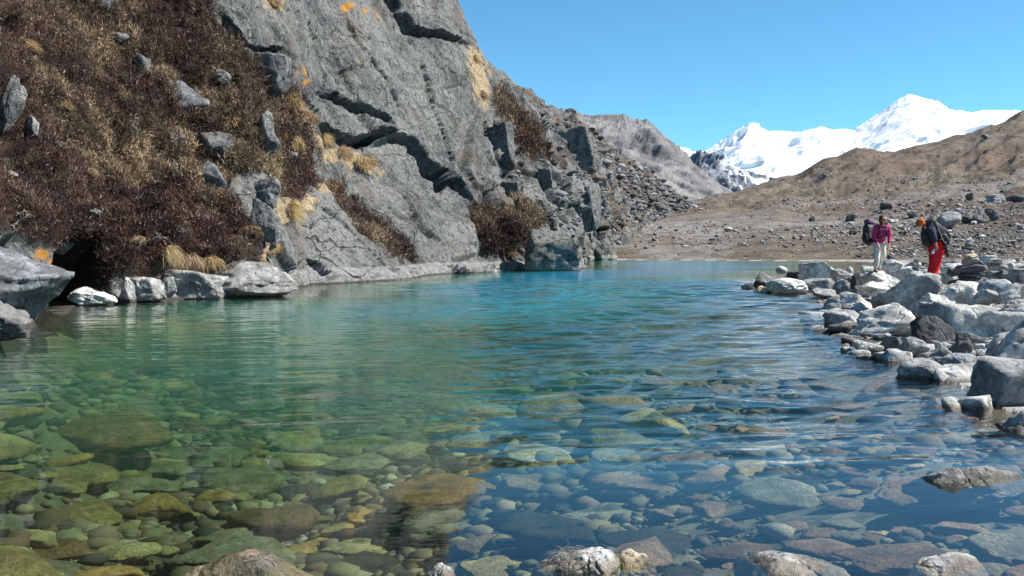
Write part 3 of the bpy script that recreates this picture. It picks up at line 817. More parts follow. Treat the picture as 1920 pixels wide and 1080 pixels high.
H = [
 (1600, 570, 1740, 632, None, 'wedge', 1, 'white', 'big pale wedge shaped boulder at the waterline with a rusty brown foot'),
 (1636, 514, 1748, 584, 22.6, 'block', 2, 'grey', 'tall speckled blue grey boulder in front of the walkers'),
 (1728, 568, 1895, 668, 16.6, 'box', 3, 'pale', 'big boulder with a flat pale top and a black undercut front'),
 (1822, 586, 2010, 702, 12.8, 'block', 24, 'mid', 'large rounded boulder cut off by the right edge with a shaded underside'),
 (1742, 684, 1912, 750, 12.0, 'block', 5, 'mid', 'long low grey boulder lying at the waterline with a brown stained foot'),
 (1836, 676, 2010, 792, 10.2, 'box', 6, 'grey', 'rough grey boulder at the right edge above the smallest shore boulder'),
 (1878, 762, 2010, 834, 8.7, 'block', 7, (.5, .5, .5), 'dark rounded boulder nearest the camera on the right edge'),
 (1551, 549, 1640, 592, 24.6, 'wedge', 8, 'pale', 'pale topped boulder with a black left end beside the water'),
 (1645, 630, 1702, 663, 15.6, 'block', 9, 'dark', 'small dark angular stone at the foot of the pale wedge boulder'),
 (1683, 632, 1744, 677, 14.6, 'wedge', 10, 'grey', 'grey pointed stone standing in the shallows with a tan foot'),
 (1745, 654, 1792, 684, 14.0, 'round', 11, 'dark', 'small smooth dark stone in the nook under the undercut boulder'),
 (1768, 664, 1840, 706, 12.8, 'block', 12, 'blue', 'flat faced blue grey stone wedged below the undercut boulder'),
 (1780, 636, 1820, 666, 14.3, 'block', 13, 'dark', 'squat dark stone squeezed under the undercut boulder'),
 (1760, 642, 1775, 660, 14.6, 'block', 14, 'white', 'little white upright stone in front of the undercut boulder'),
 (1412, 512, 1484, 545, 39.0, 'wedge', 15, 'dark', 'long dark slab sloping into the lake at the tip of the spit'),
 (1440, 522, 1510, 552, 36.0, 'round', 16, 'white', 'rounded pale boulder at the tip of the spit'),
 (1502, 491, 1574, 525, 40.0, 'wedge', 17, 'white', 'white pyramid shaped boulder on the spit'),
 (1472, 509, 1512, 525, 41.0, 'slab', 18, 'black', 'flat black stone beside the white pyramid boulder'),
 (1500, 521, 1578, 547, 37.0, 'block', 19, 'grey', 'broken grey boulder under the white pyramid boulder'),
 (1523, 540, 1572, 557, 33.0, 'slab', 20, 'grey', 'low grey slab at the waterline on the near side of the spit'),
 (1594, 508, 1682, 534, 28.6, 'slab', 21, 'pale', 'pale flat slab under the woman in pink'),
 (1597, 512, 1618, 536, 27.6, 'block', 22, 'black', 'narrow black stone left of the slab under the woman'),
 (1606, 528, 1664, 549, 26.2, 'slab', 23, 'white', 'long white slab below the woman in pink'),
 (1598, 536, 1628, 552, 25.9, 'block', 25, 'dark', 'small dark stone at the left end of the long white slab'),
 (1746, 528, 1846, 578, 22.2, 'slab', 26, 'white', 'broad pale slab in front of the man in red trousers'),
 (1718, 550, 1785, 592, 20.4, 'wedge', 27, 'pale', 'pale stone leaning against the tall speckled boulder'),
 (1720, 567, 1766, 590, 19.6, 'round', 28, 'pale', 'small rounded pale stone between the two largest pale boulders'),
 (1838, 524, 1893, 556, 20.8, 'round', 29, 'blue', 'smooth rounded blue grey stone in front of the tall cairn'),
 (1820, 542, 1877, 573, 19.3, 'wedge', 30, 'pale', 'pale slanted stone with a dark shaded end right of the broad slab'),
 (1866, 531, 1935, 568, 18.9, 'block', 31, 'mid', 'speckled grey boulder at the right edge level with the tall cairn foot'),
 (1894, 500, 1975, 537, 23.5, 'block', 32, 'grey', 'blue grey boulder highest up at the right edge'),
 (1876, 562, 1950, 604, 16.9, 'round', 33, 'white', 'white rounded boulder at the right edge behind the flat topped one'),
 (1678, 500, 1728, 530, 30.0, 'slab', 34, 'white', 'white flat boulder on the crest of the spit between the walkers'),
 (1655, 486, 1690, 510, 33.0, 'block', 35, 'white', 'white block behind the legs of the woman'),
 (1765, 497, 1805, 524, 26.6, 'slab', 36, 'white', 'white slab just behind the red trousers'),
 (1776, 503, 1798, 515, 25.4, 'round', 37, 'dark', 'small dark round stone lying on the white slab behind the red trousers'),
 (1664, 478, 1678, 490, 33.2, 'round', 38, 'dark', 'dark egg shaped stone balanced on the white block behind the woman'),
 (1560, 504, 1600, 524, 36.0, 'block', 39, 'mid', 'grey stone on the spit right of the white pyramid boulder'),
 (1588, 500, 1600, 513, 37.5, 'round', 40, 'white', 'small white upright stone left of the woman in pink'),
 (1568, 524, 1610, 548, 30.0, 'block', 41, 'grey', 'grey block left of the long white slab'),
 (1455, 499, 1476, 510, 41.5, 'round', 42, 'white', 'small white stone on top of the dark slab at the tip of the spit'),
 (1866, 506, 1892, 520, 27.0, 'wedge', 43, 'dark', 'small dark pointed stone right of the tall cairn'),
 (1872, 492, 1900, 510, 28.5, 'block', 44, 'white', 'white angular stone right of the tall cairn'),
 (1700, 508, 1735, 530, 27.0, 'block', 45, 'blue', 'blue grey stone just left of the red trousers'),
 (1420, 536, 1447, 549, 36.5, 'block', 46, 'tan', 'little tan stone in the water at the very tip of the spit'),
 (1560, 582, 1590, 592, 23.0, 'round', 47, 'tan', 'little tan stone in the water under the black ended boulder'),
 (1716, 594, 1790, 664, 16.1, 'block', 49, 'black', 'added black rock imitating shade at the left end of the undercut boulder'),  # black stone added to stand in for the shade of the undercut
 (1786, 622, 1872, 668, 16.2, 'block', 50, 'dark', 'added dark rock imitating shade under the flat topped pale boulder'),  # second added stone, dark to deepen the undercut's shaded front
 (1850, 655, 1885, 690, 13.2, 'block', 48, 'grey', 'grey stone in the gap above the long low boulder'),
]
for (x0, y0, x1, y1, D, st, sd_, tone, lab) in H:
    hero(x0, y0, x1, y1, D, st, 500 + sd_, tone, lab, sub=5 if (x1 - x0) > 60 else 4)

# stones rising out of the water and at the near edge
E = [
 (1702, 864, 1894, 944, 6.9, 'block', 61, (.62, .62, .62), 'grey boulder breaking the surface alone in the right foreground', .35),
 (1886, 886, 1935, 924, 7.1, 'round', 62, 'dark', 'small dark stone breaking the surface at the right edge', .4),
 (1822, 884, 1846, 900, 7.5, 'round', 63, 'dark', 'tiny dark stone just behind the lone emerged boulder', .5),
 (995, 1030, 1172, 1120, 4.9, 'block', 64, 'pale', 'pale ridged stone with dry grass at the bottom edge', 1.0),
 (1388, 1044, 1612, 1130, 4.85, 'round', 65, 'mid', 'grey domed stone at the bottom edge right of the grassy stone', 1.1),
 (1670, 1052, 1880, 1130, 4.8, 'round', 66, 'white', 'white rounded stone at the bottom right edge', 1.2),
 (320, 1050, 590, 1130, 4.85, 'slab', 67, 'tan', 'tan flat stone with a white crust at the bottom edge', 1.2),
 (785, 1062, 866, 1120, 4.8, 'round', 68, 'pale', 'small pale stone at the bottom edge beside the dark sunken slab', 1.4),
 (1140, 1038, 1235, 1110, 4.95, 'round', 69, 'tan', 'small mossy tan stone behind the grassy stone', 1.2)]
for (x0, y0, x1, y1, D, st, sd_, tone, lab, bu) in E:
    hero(x0, y0, x1, y1, D, st, 500 + sd_, tone, lab, bury=bu, group='stones breaking the surface near the camera', sub=5)

# stones of the left bank below the cliff
B = [
 (322, 505, 420, 561, 32.4, 'box', 71, (.72, .72, .71), 'pale squared boulder at the waterline under the straw grass'),
 (392, 490, 550, 560, 33.4, 'wedge', 72, (.66, .66, .66), 'long pale boulder tapering right at the foot of the brown slope'),
 (243, 520, 304, 560, 30.6, 'box', 73, (.8, .8, .78), 'small white boulder at the waterline left of the squared one'),
 (296, 520, 332, 560, 31.6, 'block', 74, 'mid', 'narrow white stone between two pale bank boulders'),
 (225, 520, 250, 556, 29.9, 'block', 79, 'mid', 'thin pale stone left of the small white bank boulder'),
 (140, 538, 215, 570, 28.6, 'slab', 75, 'white', 'low white ledge stone in front of the dark cave'),
 (-200, 446, 92, 598, 20.0, 'lean', 76, (.42, .45, .50), 'big blue grey slab leaning over the water at the left edge'),
 (-80, 592, 50, 640, 17.5, 'slab', 77, 'dark', 'flat dark stone at the waterline on the left edge'),
 (288, 150, 388, 215, 40.5, 'round', 81, 'blue', 'rounded blue grey boulder high in the brown heather'),
 (345, 306, 442, 372, 37.5, 'wedge', 82, 'blue', 'dark blue grey boulder half buried in heather mid slope'),
 (448, 322, 516, 385, 39.0, 'block', 83, 'grey', 'squared grey boulder at the edge of the heather'),
 (450, 378, 514, 450, 38.5, 'wedge', 84, 'grey', 'grey boulder directly below the squared one'),
 (468, 210, 516, 282, 44.0, 'wedge', 85, 'grey', 'narrow grey boulder standing between heather and cliff'),
 (450, 95, 525, 170, 50.0, 'wedge', 86, 'grey', 'grey block below the crack at the top of the heather'),
 (-12, 142, 24, 240, 30.0, 'block', 87, 'mid', 'pale lichen covered rock at the upper left edge'),
 (34, 214, 64, 248, 31.0, 'block', 88, 'pale', 'small pale rock beside the upper left rock'),
 (112, 455, 140, 480, 26.0, 'block', 89, 'white', 'small white stone beside the orange moss'),
 (986, 432, 1084, 507, 74.5, 'box', 90, (.42, .42, .42), 'large squared boulder standing in the lake under the cliff'),
 (872, 455, 930, 506, 76.5, 'wedge', 91, 'grey', 'small grey wedge of rock left of the squared lake boulder')]
for (x0, y0, x1, y1, D, st, sd_, tone, lab) in B:
    if lab.startswith('large squared boulder'):
        hero(x0, y0, x1, y1, D, st, 590, 'mid', lab, mat=MC, bury=.2, dpf=.7, sub=5, group='boulders set in the left bank and slope'); continue
    if y1 < 482 and x0 < 560:
        pc, nc = cliff_pt((x0 + x1) / 2, (y0 + y1) / 2 + 6)
        w = (x1 - x0) / F * pc.y; hh = (y1 - y0) / F * pc.y
        t_ = tuple(q * .5 for q in TONE[tone])
        o = put_rock('boulder', pc.x - nc.x * .22 * w, pc.y - nc.y * .12 * w + .1 * w, pc.z - hh * .62, w * 1.15, w * .8, hh * 1.25, st, 500 + sd_, t_, 0, (0, .35), 5)
        tag(o, lab, 'boulder', 'boulders set in the left bank and slope'); continue
    hero(x0, y0, x1, y1, D, st, 500 + sd_, tone, lab, bury=.15, dpf=.9 if y1 > 480 and x0 > 120 else .7, group='boulders set in the left bank and slope', sub=5)

# the cairn: stones stacked on each other, and smaller piles
def cairn(rows, D, base_label, group, seed):
    for i, (x0, y0, x1, y1, tone, lab) in enumerate(rows):
        w = (x1 - x0) / F * D * 1.2; t = atv((x0 + x1) / 2, y0 - 1, D); c = atv((x0 + x1) / 2, y1, D)
        o = put_rock('cairn_stone', c.x, D, c.z - .01, w, w * .8, t.z - c.z + .02, 'slab', seed + i, tone, rz=random.uniform(-.5, .5), sub=4)
        tag(o, lab, 'cairn stone', group)
        HEROES.append((x0, y0, x1, y1, D, lab))
cairn([(1786, 521, 1846, 536, 'dark', 'dark ragged slab at the foot of the tall cairn'),
       (1800, 510, 1840, 524, 'dark', 'dark oval stone second from the foot of the tall cairn'),
       (1795, 497, 1845, 512, 'dark', 'wide dark slab in the lower middle of the tall cairn'),
       (1806, 485, 1832, 499, 'white', 'white block above the dark slabs of the tall cairn'),
       (1804, 476, 1830, 487, 'tan', 'tan lens shaped stone in the middle of the tall cairn'),
       (1806, 468, 1826, 478, 'white', 'white stone above the tan one in the tall cairn'),
       (1805, 463, 1824, 470, 'dark', 'thin dark stone near the top of the tall cairn'),
       (1811, 457, 1822, 464, 'mid', 'small grey stone near the top of the tall cairn'),
       (1813, 447, 1824, 458, 'white', 'white stone crowning the tall cairn')], 24.6, '', 'stones stacked in the tall cairn', 900)
cairn([(1845, 498, 1885, 508, 'mid', 'flat grey stone under the small pile right of the tall cairn'),
       (1850, 491, 1878, 499, 'white', 'white flat stone in the small pile right of the tall cairn'),
       (1856, 486, 1876, 492, 'grey', 'top stone of the small pile right of the tall cairn')], 28, '', 'stones in the small pile', 930)
cairn([(1812, 546, 1830, 556, 'white', 'small white stone on the broad pale slab')], 22.9, '', 'loose stones on the slabs', 940)
cairn([(1709, 500, 1722, 509, 'dark', 'upper dark stone of the low pile left of the man'),
       (1705, 508, 1730, 518, 'grey', 'lower grey stone of the low pile left of the man'),
       (1713, 486, 1724, 494, 'tan', 'small tan stone on the horizon of the spit left of the man')], 29, '', 'stones in the low pile left of the man', 950)

def clear_of_heroes(px, py, D, grow=0):
    for (x0, y0, x1, y1, d, _) in HEROES:
        if x0 - grow < px < x1 + grow and y0 - grow < py < y1 + grow + 4: return False
    return True
def nearest_hero(px, py):
    best = min(((px - (h[0] + h[2]) / 2) ** 2 + (py - (h[1] + h[3]) / 2) ** 2, h[5]) for h in HEROES)
    return best[1]
# filler stones of the right shore and the spit
def fill_shore():
    n = 0; tries = 0
    cand = []
    while len(cand) < 5200:
        y = 5.2 + 55 * random.random() ** 1.3; px = random.uniform(1400, 1960)
        x = (px - 960) / F * y; cand.append((x, y))
    X = np.array([c[0] for c in cand]); Y = np.array([c[1] for c in cand])
    Z, SD = gl(X, Y)
    for x, y, z, s in zip(X, Y, Z, SD):
        if s < (-.5 if y > 14 else -.35) or s > (9 if y > 20 else 5): continue
        lim = .5 if y > 24 else .42
        sz = min(lim, .17 + abs(random.gauss(0, .22))) * (1 + y / 60)
        ppx, ppy = project(x, y, z + sz * .3)
        if ppy > 990 or ppx > 1955: continue
        if sz * F / y < 9: continue
        if not clear_of_heroes(ppx, ppy, y, 1): continue
        if y < 20 and sz < .26: sz = .26 + .3 * random.random() ** 2
        tone = random.choice(['white', 'pale', 'pale', 'mid', 'mid', 'mid', 'grey', 'grey', 'dark', 'blue'])
        st = random.choice(['block', 'box', 'block', 'wedge'])
        o = put_rock('stone', x, y, z - sz * .12, sz * random.uniform(.9, 1.5), sz * random.uniform(.8, 1.2), sz * random.uniform(.45, .8), st, random.randrange(1000), tone, random.uniform(0, 6.28), (random.uniform(-.2, .2), random.uniform(-.2, .2)), 3, unique=False)
        tn = {'white': 'whitish', 'pale': 'pale grey', 'mid': 'mid grey', 'grey': 'grey', 'dark': 'dark', 'blue': 'blue grey'}[tone]
        nh = nearest_hero(ppx, ppy).split()
        tag(o, ('small ' + tn + ' stone beside the ' + ' '.join(nh[:8]).rstrip()), 'stone', 'loose stones between the shore boulders')
        HEROES.append((ppx - sz * F / y * .3, ppy - sz * F / y * .2, ppx + sz * F / y * .3, ppy + sz * F / y * .2, y, HEROES and nearest_hero(ppx, ppy)))
        n += 1
        if n >= 190: break
fill_shore()

def scatter_mesh(name, P, S, cols, sub, mat, seed, flat=.6, label=None, cat=None, smooth=True):
    """many tiny stones as one mesh"""
    bases = [rock_verts(seed + k, sub, ['block', 'round', 'slab'][k % 3]) for k in range(6)]
    Vs, Fs, Cs = [], [], []; off = 0
    rg = np.random.default_rng(seed)
    which = rg.integers(0, 6, len(P))
    for k in range(6):
        B_, Fc = bases[k]; idx = np.where(which == k)[0]
        if len(idx) == 0: continue
        a = rg.uniform(0, 6.28, len(idx)); ca, sa = np.cos(a), np.sin(a)
        sx = S[idx] * rg.uniform(.9, 1.4, len(idx)); sy = S[idx] * rg.uniform(.7, 1.1, len(idx)); sz = S[idx] * flat * rg.uniform(.7, 1.2, len(idx))
        lx = B_[None, :, 0] * sx[:, None]; ly = B_[None, :, 1] * sy[:, None]; lz = (B_[None, :, 2] - .25) * sz[:, None]
        V = np.stack([lx * ca[:, None] - ly * sa[:, None] + P[idx, 0][:, None], lx * sa[:, None] + ly * ca[:, None] + P[idx, 1][:, None], lz + P[idx, 2][:, None]], -1)
        nb = len(B_)
        Fs.append((Fc[None] + (np.arange(len(idx)) * nb)[:, None, None]).reshape(-1, 3) + off)
        Vs.append(V.reshape(-1, 3)); Cs.append(np.repeat(cols[idx], nb, 0)); off += len(idx) * nb
    me = mesh_from(name, np.concatenate(Vs), np.concatenate(Fs), smooth=smooth, cols={'col': np.concatenate(Cs)})
    return tag(link(name, me, mat), label, cat, kind='stuff')

def ground_hit(px, py, D0, D1, n=140):
    """first ground point on the sight lines through photo pixels (vectorised)"""
    px = np.asarray(px, float); py = np.asarray(py, float)
    Ds = np.geomspace(D0, D1, n)
    rx, rz = ray(px, py)
    X = rx[:, None] * Ds[None]; Z = CAMH + rz[:, None] * Ds[None]; Yy = np.repeat(Ds[None], len(px), 0)
    g = gl(X.ravel(), Yy.ravel())[0].reshape(X.shape)
    below = Z < g
    i = np.argmax(below, 1); ok = below.any(1) & (i > 0)
    i = np.clip(i, 1, n - 1); r = np.arange(len(px))
    f = (Z[r, i - 1] - g[r, i - 1]) / ((Z[r, i - 1] - g[r, i - 1]) - (Z[r, i] - g[r, i]) + 1e-9)
    D = Ds[i - 1] + (Ds[i] - Ds[i - 1]) * np.clip(f, 0, 1)
    return rx * D, D, gl(rx * D, D)[0], ok

# shore gravel
def gravel():
    px = RNG.uniform(1400, 1960, 6000); y = 7 + 58 * RNG.random(6000) ** 1.2; x = (px - 960) / F * y
    z, sd = gl(x, y); k = (sd > np.where(y < 16, .25, .05)) & (sd < 11)
    x, y, z = x[k], y[k], z[k]
    s = RNG.uniform(.06, .20, len(x)) * (1 + y / 60)
    c = np.array([.36, .36, .355])[None] * RNG.uniform(.35, 1.35, (len(x), 1))
    scatter_mesh('gravel', np.stack([x, y, z], 1), s, c, 1, MPEB, 60, smooth=False, label='loose grey gravel filling the gaps of the right shore', cat='gravel')
gravel()

# ------------------------------------------------------------------ the hillside beyond: boulders one by one, the small debris as one mesh
HB = [(1758, 398, 1802, 429, 'grey', 'large rounded grey boulder on the hillside behind the rucksack of the man'),
      (1803, 405, 1826, 421, 'black', 'dark boulder right of the large rounded one on the hillside'),
      (1822, 404, 1842, 419, 'dark', 'dark rounded stone touching the dark hillside boulder'),
      (1846, 392, 1870, 416, 'dark', 'tall dark boulder on the hillside near the right edge'),
      (1590, 433, 1606, 444, 'black', 'small black boulder on the plain left of the woman'),
      (1515, 406, 1528, 418, 'black', 'small black boulder on the far plain'),
      (1850, 366, 1888, 384, 'grey', 'flat grey boulder high on the right hillside'),
      (1890, 366, 1925, 382, 'dark', 'dark boulder high at the right edge of the hillside'),
      (1810, 362, 1828, 378, 'dark', 'dark stone high on the hillside above the dark pair'),
      (1650, 380, 1674, 394, 'dark', 'dark boulder on the hillside above the woman in pink'),
      (1840, 252, 1858, 262, 'dark', 'dark boulder perched on the right skyline'),
      (1584, 402, 1612, 416, 'dark', 'dark stone heap on the hillside left above the woman'),
      (1720, 418, 1736, 426, 'white', 'white flat stone on the slope near the face of the man'),
      (1660, 414, 1682, 421, 'white', 'white flat stone on the slope beside the head of the woman'),
      (1700, 398, 1722, 410, 'dark', 'dark stone on the slope above the head of the man')]
pxs = np.array([(h[0] + h[2]) / 2 for h in HB]); pys = np.array([h[3] - 2 for h in HB], float)
X, Y, Z, OK = ground_hit(pxs, pys, 60, 700)
for h, x, y, z, ok in zip(HB, X, Y, Z, OK):
    w = (h[2] - h[0]) / F * y; hh = (h[3] - h[1]) / F * y
    tag(put_rock('boulder', x, y, z - hh * .15, w, w * .9, hh * 1.15, 'block', int(h[0]), h[4], sub=4), h[5], 'boulder', 'boulders scattered on the far hillside')
def hillstones():
    n = 44000
    px = RNG.uniform(1130, 1925, n); py = RNG.uniform(215, 484, n)
    X, Y, Z, ok = ground_hit(px, py, 90, 640, 90)
    sd = gl(X, Y)[1]
    P = np.stack([X, Y, 0 * X], 1)
    dens = sstep(-.15, .45, fbm(P / 38.0, 401, 4)) * .9 + .12 + .35 * sstep(1500, 1850, px)
    dens *= .22 + .78 * sstep(1380, 1620, px)
    keep = ok & (sd > 2.5) & (RNG.random(n) < dens * np.clip((py - 180) / 260, .35, 1))
    X, Y, Z, px, py = X[keep], Y[keep], Z[keep], px[keep], py[keep]
    spx = 1.4 + RNG.exponential(1.35, len(X)); spx = np.minimum(spx * np.clip((py - 200) / 200, .55, 1.2), 22)
    S = spx / F * Y
    big = np.argsort(-spx)[:170]; isbig = np.zeros(len(X), bool); isbig[big] = True
    for i in big:
        tone = random.choice(['dark', 'dark', 'grey', 'grey', 'mid', 'pale', 'white', 'black'])
        tn = {'white': 'whitish', 'pale': 'pale', 'mid': 'grey', 'grey': 'bluish grey', 'dark': 'dark grey', 'black': 'blackish'}[tone]
        where = 'on the flat beyond the lake' if py[i] > 430 else ('high on the brown hillside' if py[i] < 350 else 'low on the brown hillside')
        side = 'near the right edge' if px[i] > 1780 else ('behind the walkers' if px[i] > 1600 else ('left of the walkers' if px[i] > 1400 else 'near the foot of the cliff'))
        o = put_rock('boulder', X[i], Y[i], Z[i] - S[i] * .1, S[i] * 1.15, S[i], S[i] * random.uniform(.5, .8), random.choice(['block', 'wedge', 'round']), random.randrange(999), tone, random.uniform(0, 6.3), sub=3, unique=False)
        tag(o, f'small {tn} boulder {where} {side}', 'boulder', 'boulders scattered on the far hillside')
    r = ~isbig
    c = np.array([.30, .29, .285])[None] * RNG.choice([.2, .35, .6, 1.0, 1.35, 1.6], (r.sum(), 1))
    scatter_mesh('scree', np.stack([X, Y, Z], 1)[r], S[r], c, 1, MPEB, 80, label='grey stone debris strewn over the brown hillside', cat='scree')
hillstones()

# ------------------------------------------------------------------ stones under the water
SC = {'ochre': (1.45, 1.0, .48), 'olive': (1.0, .86, .50), 'paleg': (1.35, 1.25, .9), 'grey': (.85, .85, .80), 'brown': (.62, .42, .30), 'mauve': (.95, .66, .60), 'dark': (.17, .17, .16), 'rust': (.9, .52, .28), 'sand': (1.45, 1.2, .85)}
SN = {'ochre': 'ochre', 'olive': 'olive', 'paleg': 'pale greenish', 'grey': 'grey', 'brown': 'brown', 'mauve': 'pinkish grey', 'dark': 'dark', 'rust': 'rust brown', 'sand': 'sandy'}
SUB = [(328, 968, 468, 1064, 'wedge', 'grey', 'grey wedge shaped stone under water at the lower left'),
       (40, 1000, 178, 1064, 'block', 'brown', 'dark brown sunken stone near the lower left corner'),
       (176, 1008, 296, 1064, 'round', 'paleg', 'pale green sunken stone between the brown and the grey wedge stone'),
       (-30, 1010, 40, 1060, 'block', 'dark', 'black sunken stone in the lower left corner'),
       (290, 1010, 336, 1056, 'round', 'paleg', 'small pale sunken stone left of the grey wedge stone'),
       (705, 872, 980, 992, 'slab', 'rust', 'biggest sunken boulder in the middle turning from tan to blue'),
       (1095, 878, 1283, 948, 'block', 'mauve', 'pinkish oval sunken boulder in the centre right foreground'),
       (935, 876, 1082, 938, 'slab', 'mauve', 'flat pinkish sunken stone left of the pinkish oval boulder'),
       (1046, 944, 1216, 990, 'slab', 'grey', 'long grey sunken stone below the pinkish oval boulder'),
       (1220, 940, 1312, 980, 'block', 'mauve', 'small squarish sunken stone right of the long grey one'),
       (1120, 984, 1318, 1056, 'block', 'dark', 'dark veined sunken boulder at the bottom centre right'),
       (1308, 1002, 1470, 1062, 'block', 'brown', 'brown sunken stone right of the dark veined boulder'),
       (588, 1006, 752, 1052, 'slab', 'paleg', 'pale flat sunken stone above the dark slab at the bottom'),
       (590, 1034, 792, 1090, 'slab', 'dark', 'dark flat slab under water at the bottom edge'),
       (482, 893, 604, 952, 'block', 'dark', 'dark sunken stone left of centre'),
       (618, 903, 690, 938, 'round', 'dark', 'small dark sunken stone right of the dark one'),
       (1640, 884, 1830, 952, 'slab', 'mauve', 'pinkish slab under water around the lone emerged boulder'),
       (1580, 1018, 1800, 1090, 'slab', 'brown', 'reddish brown sunken slab above the white stone at bottom right'),
       (1756, 974, 1872, 1012, 'slab', 'mauve', 'pinkish sunken stone right of the lone emerged boulder foot'),
       (1830, 985, 2000, 1080, 'block', 'grey', 'large grey sunken stone in the lower right corner'),
       (940, 826, 1095, 878, 'slab', 'sand', 'broad pale sunken stone in the middle distance of the blue water'),
       (1240, 850, 1400, 882, 'slab', 'mauve', 'broad dim sunken stone behind the pinkish oval boulder'),
       (780, 790, 900, 826, 'slab', 'olive', 'olive sunken stone at the edge of the cliff reflection'),
       (60, 735, 330, 862, 'slab', 'rust', 'huge brown sunken rock at the left'),
       (60, 925, 232, 1000, 'slab', 'olive', 'long olive sunken stone at the left'),
       (15, 985, 120, 1030, 'slab', 'paleg', 'pale yellowish sunken stone above the dark brown one'),
       (860, 1040, 1050, 1100, 'slab', 'sand', 'sandy sunken stone left of the grassy stone'),
       (130, 1050, 260, 1110, 'slab', 'ochre', 'ochre sunken stone at the bottom left edge'),
       (510, 1000, 640, 1060, 'slab', 'ochre', 'bright ochre sunken stone left of the pale flat one'),
       (640, 940, 730, 990, 'block', 'ochre', 'ochre block under water left of the biggest sunken boulder'),
       (700, 975, 765, 1015, 'block', 'olive', 'olive block at the lower left of the biggest sunken boulder'),
       (1025, 932, 1078, 972, 'round', 'dark', 'dark rounded sunken stone above the long grey one'),
       (1078, 932, 1118, 962, 'round', 'paleg', 'small pale sunken stone right of the dark rounded one'),
       (975, 945, 1030, 975, 'block', 'paleg', 'small pale squared sunken stone left of the dark rounded one'),
       (810, 1015, 860, 1060, 'round', 'brown', 'small brown sunken stone right of the dark flat slab'),
       (1460, 1050, 1560, 1085, 'slab', 'dark', 'dark stone under water behind the grey domed stone')]
px = np.array([(s[0] + s[2]) / 2 for s in SUB], float); py = np.array([s[3] - (s[3] - s[1]) * .25 for s in SUB], float)
def bed_hit(px, py):
    return ground_hit(px, np.minimum(py, 1100), 4.2, 60, 120)
X, Y, Z, OK = bed_hit(px, py)
SUBB = []
for s, x, y, z in zip(SUB, X, Y, Z):
    w = (s[2] - s[0]) / F * y; h = max((s[3] - s[1]) / F * y * .55, .06)
    if z + h * .8 > -.03: z = -.03 - h * .8
    o = put_rock('sunken_stone', x, y + w * .1, z - h * .2, w, w * .8, h, s[4], int(s[0] + 900), SC[s[5]], sub=4, mat=MS)
    tag(o, s[6], 'sunken stone', 'stones lying on the lake bed'); SUBB.append(s[:4] + (s[6],))
def sunken():
    n = 4200
    px = RNG.uniform(-40, 1960, n); py = 700 + 390 * RNG.random(n) ** .62
    X, Y, Z, ok = bed_hit(px, py); sd = gl(X, Y)[1]
    cnt = 0; used = list(SUBB)
    for i in range(n):
        if not ok[i] or sd[i] > -.05: continue
        if sd[i] > -1.2 and px[i] < 1500 and py[i] < 1000: continue
        sp = random.choice([50, 66, 84, 100, 130, 170, 210]) * (.55 + .45 * (py[i] - 700) / 380)
        if px[i] > 1250: sp *= .62 if random.random() < .75 else 1.0
        hit = False
        for u in used:
            if u[0] - sp * .2 < px[i] < u[2] + sp * .2 and u[1] + sp * .02 < py[i] < u[3] + sp * .0: hit = True; break
        if hit: continue
        w = sp / F * Y[i]; h = w * random.uniform(.24, .42)
        z = Z[i] - h * .2
        if z + h > -.03: continue
        if px[i] < 820: key = random.choice(['ochre', 'olive', 'olive', 'paleg', 'grey', 'sand', 'dark', 'dark', 'brown', 'sand'])
        else: key = random.choice(['grey', 'mauve', 'mauve', 'mauve', 'brown', 'brown', 'dark', 'dark', 'grey', 'sand'])  # mauve tones put the purplish cast of the sky reflection into the stones
        o = put_rock('sunken_stone', X[i], Y[i], z, w * random.uniform(.9, 1.2), w * random.uniform(.6, .95), h, random.choice(['block', 'wedge', 'slab', 'block']), random.randrange(999), SC[key], random.uniform(-.6, .6) + random.choice([0, 3.14]), sub=3, mat=MS, unique=False)
        near = min((((px[i] - (u[0] + u[2]) / 2) ** 2 + (py[i] - (u[1] + u[3]) / 2) ** 2), u[4]) for u in SUBB)[1]
        size = 'small' if sp < 40 else ('medium' if sp < 70 else 'large')
        tag(o, f'{size} {SN[key]} stone under water near the ' + ' '.join(near.split()[:7]), 'sunken stone', 'stones lying on the lake bed')
        used.append((px[i] - sp * .45, py[i] - sp * .2, px[i] + sp * .45, py[i] + sp * .2, near)); cnt += 1
        if cnt >= 262: break
    n = 24000
    px = RNG.uniform(-60, 1980, n); py = 700 + 390 * RNG.random(n) ** .8
    X, Y, Z, ok = bed_hit(px, py); sd = gl(X, Y)[1]
    pn = fbm(np.stack([X, Y, 0 * X], 1) / 1.6, 611, 3)
    k = ok & (sd < .0) & (RNG.random(n) < (.12 + 1.1 * sstep(-.25, .35, pn)) * np.where(px > 900, .55, .65)); X, Y, Z, px = X[k], Y[k], Z[k], px[k]
    S = (5 + RNG.exponential(np.where(px < 1150, 16.0, 9.0), len(X))) / F * Y
    S = np.minimum(S, .40)
    pal = np.array([[.32, .27, .16], [.24, .20, .12], [.42, .38, .28], [.05, .05, .045], [.18, .11, .07], [.30, .22, .17], [.36, .26, .11], [.12, .10, .08]])
    c = pal[RNG.integers(0, len(pal), len(X))] * RNG.uniform(.5, 1.05, (len(X), 1)) * np.where(px > 1000, .62, .95)[:, None]
    m = Z + S * .4 < -.01
    scatter_mesh('pebbles', np.stack([X, Y, Z], 1)[m], S[m], c[m], 2 if m.sum() < 9000 else 1, MPEB, 90, flat=.5, label='loose pebbles covering the shallow lake bed', cat='pebbles')
sunken()

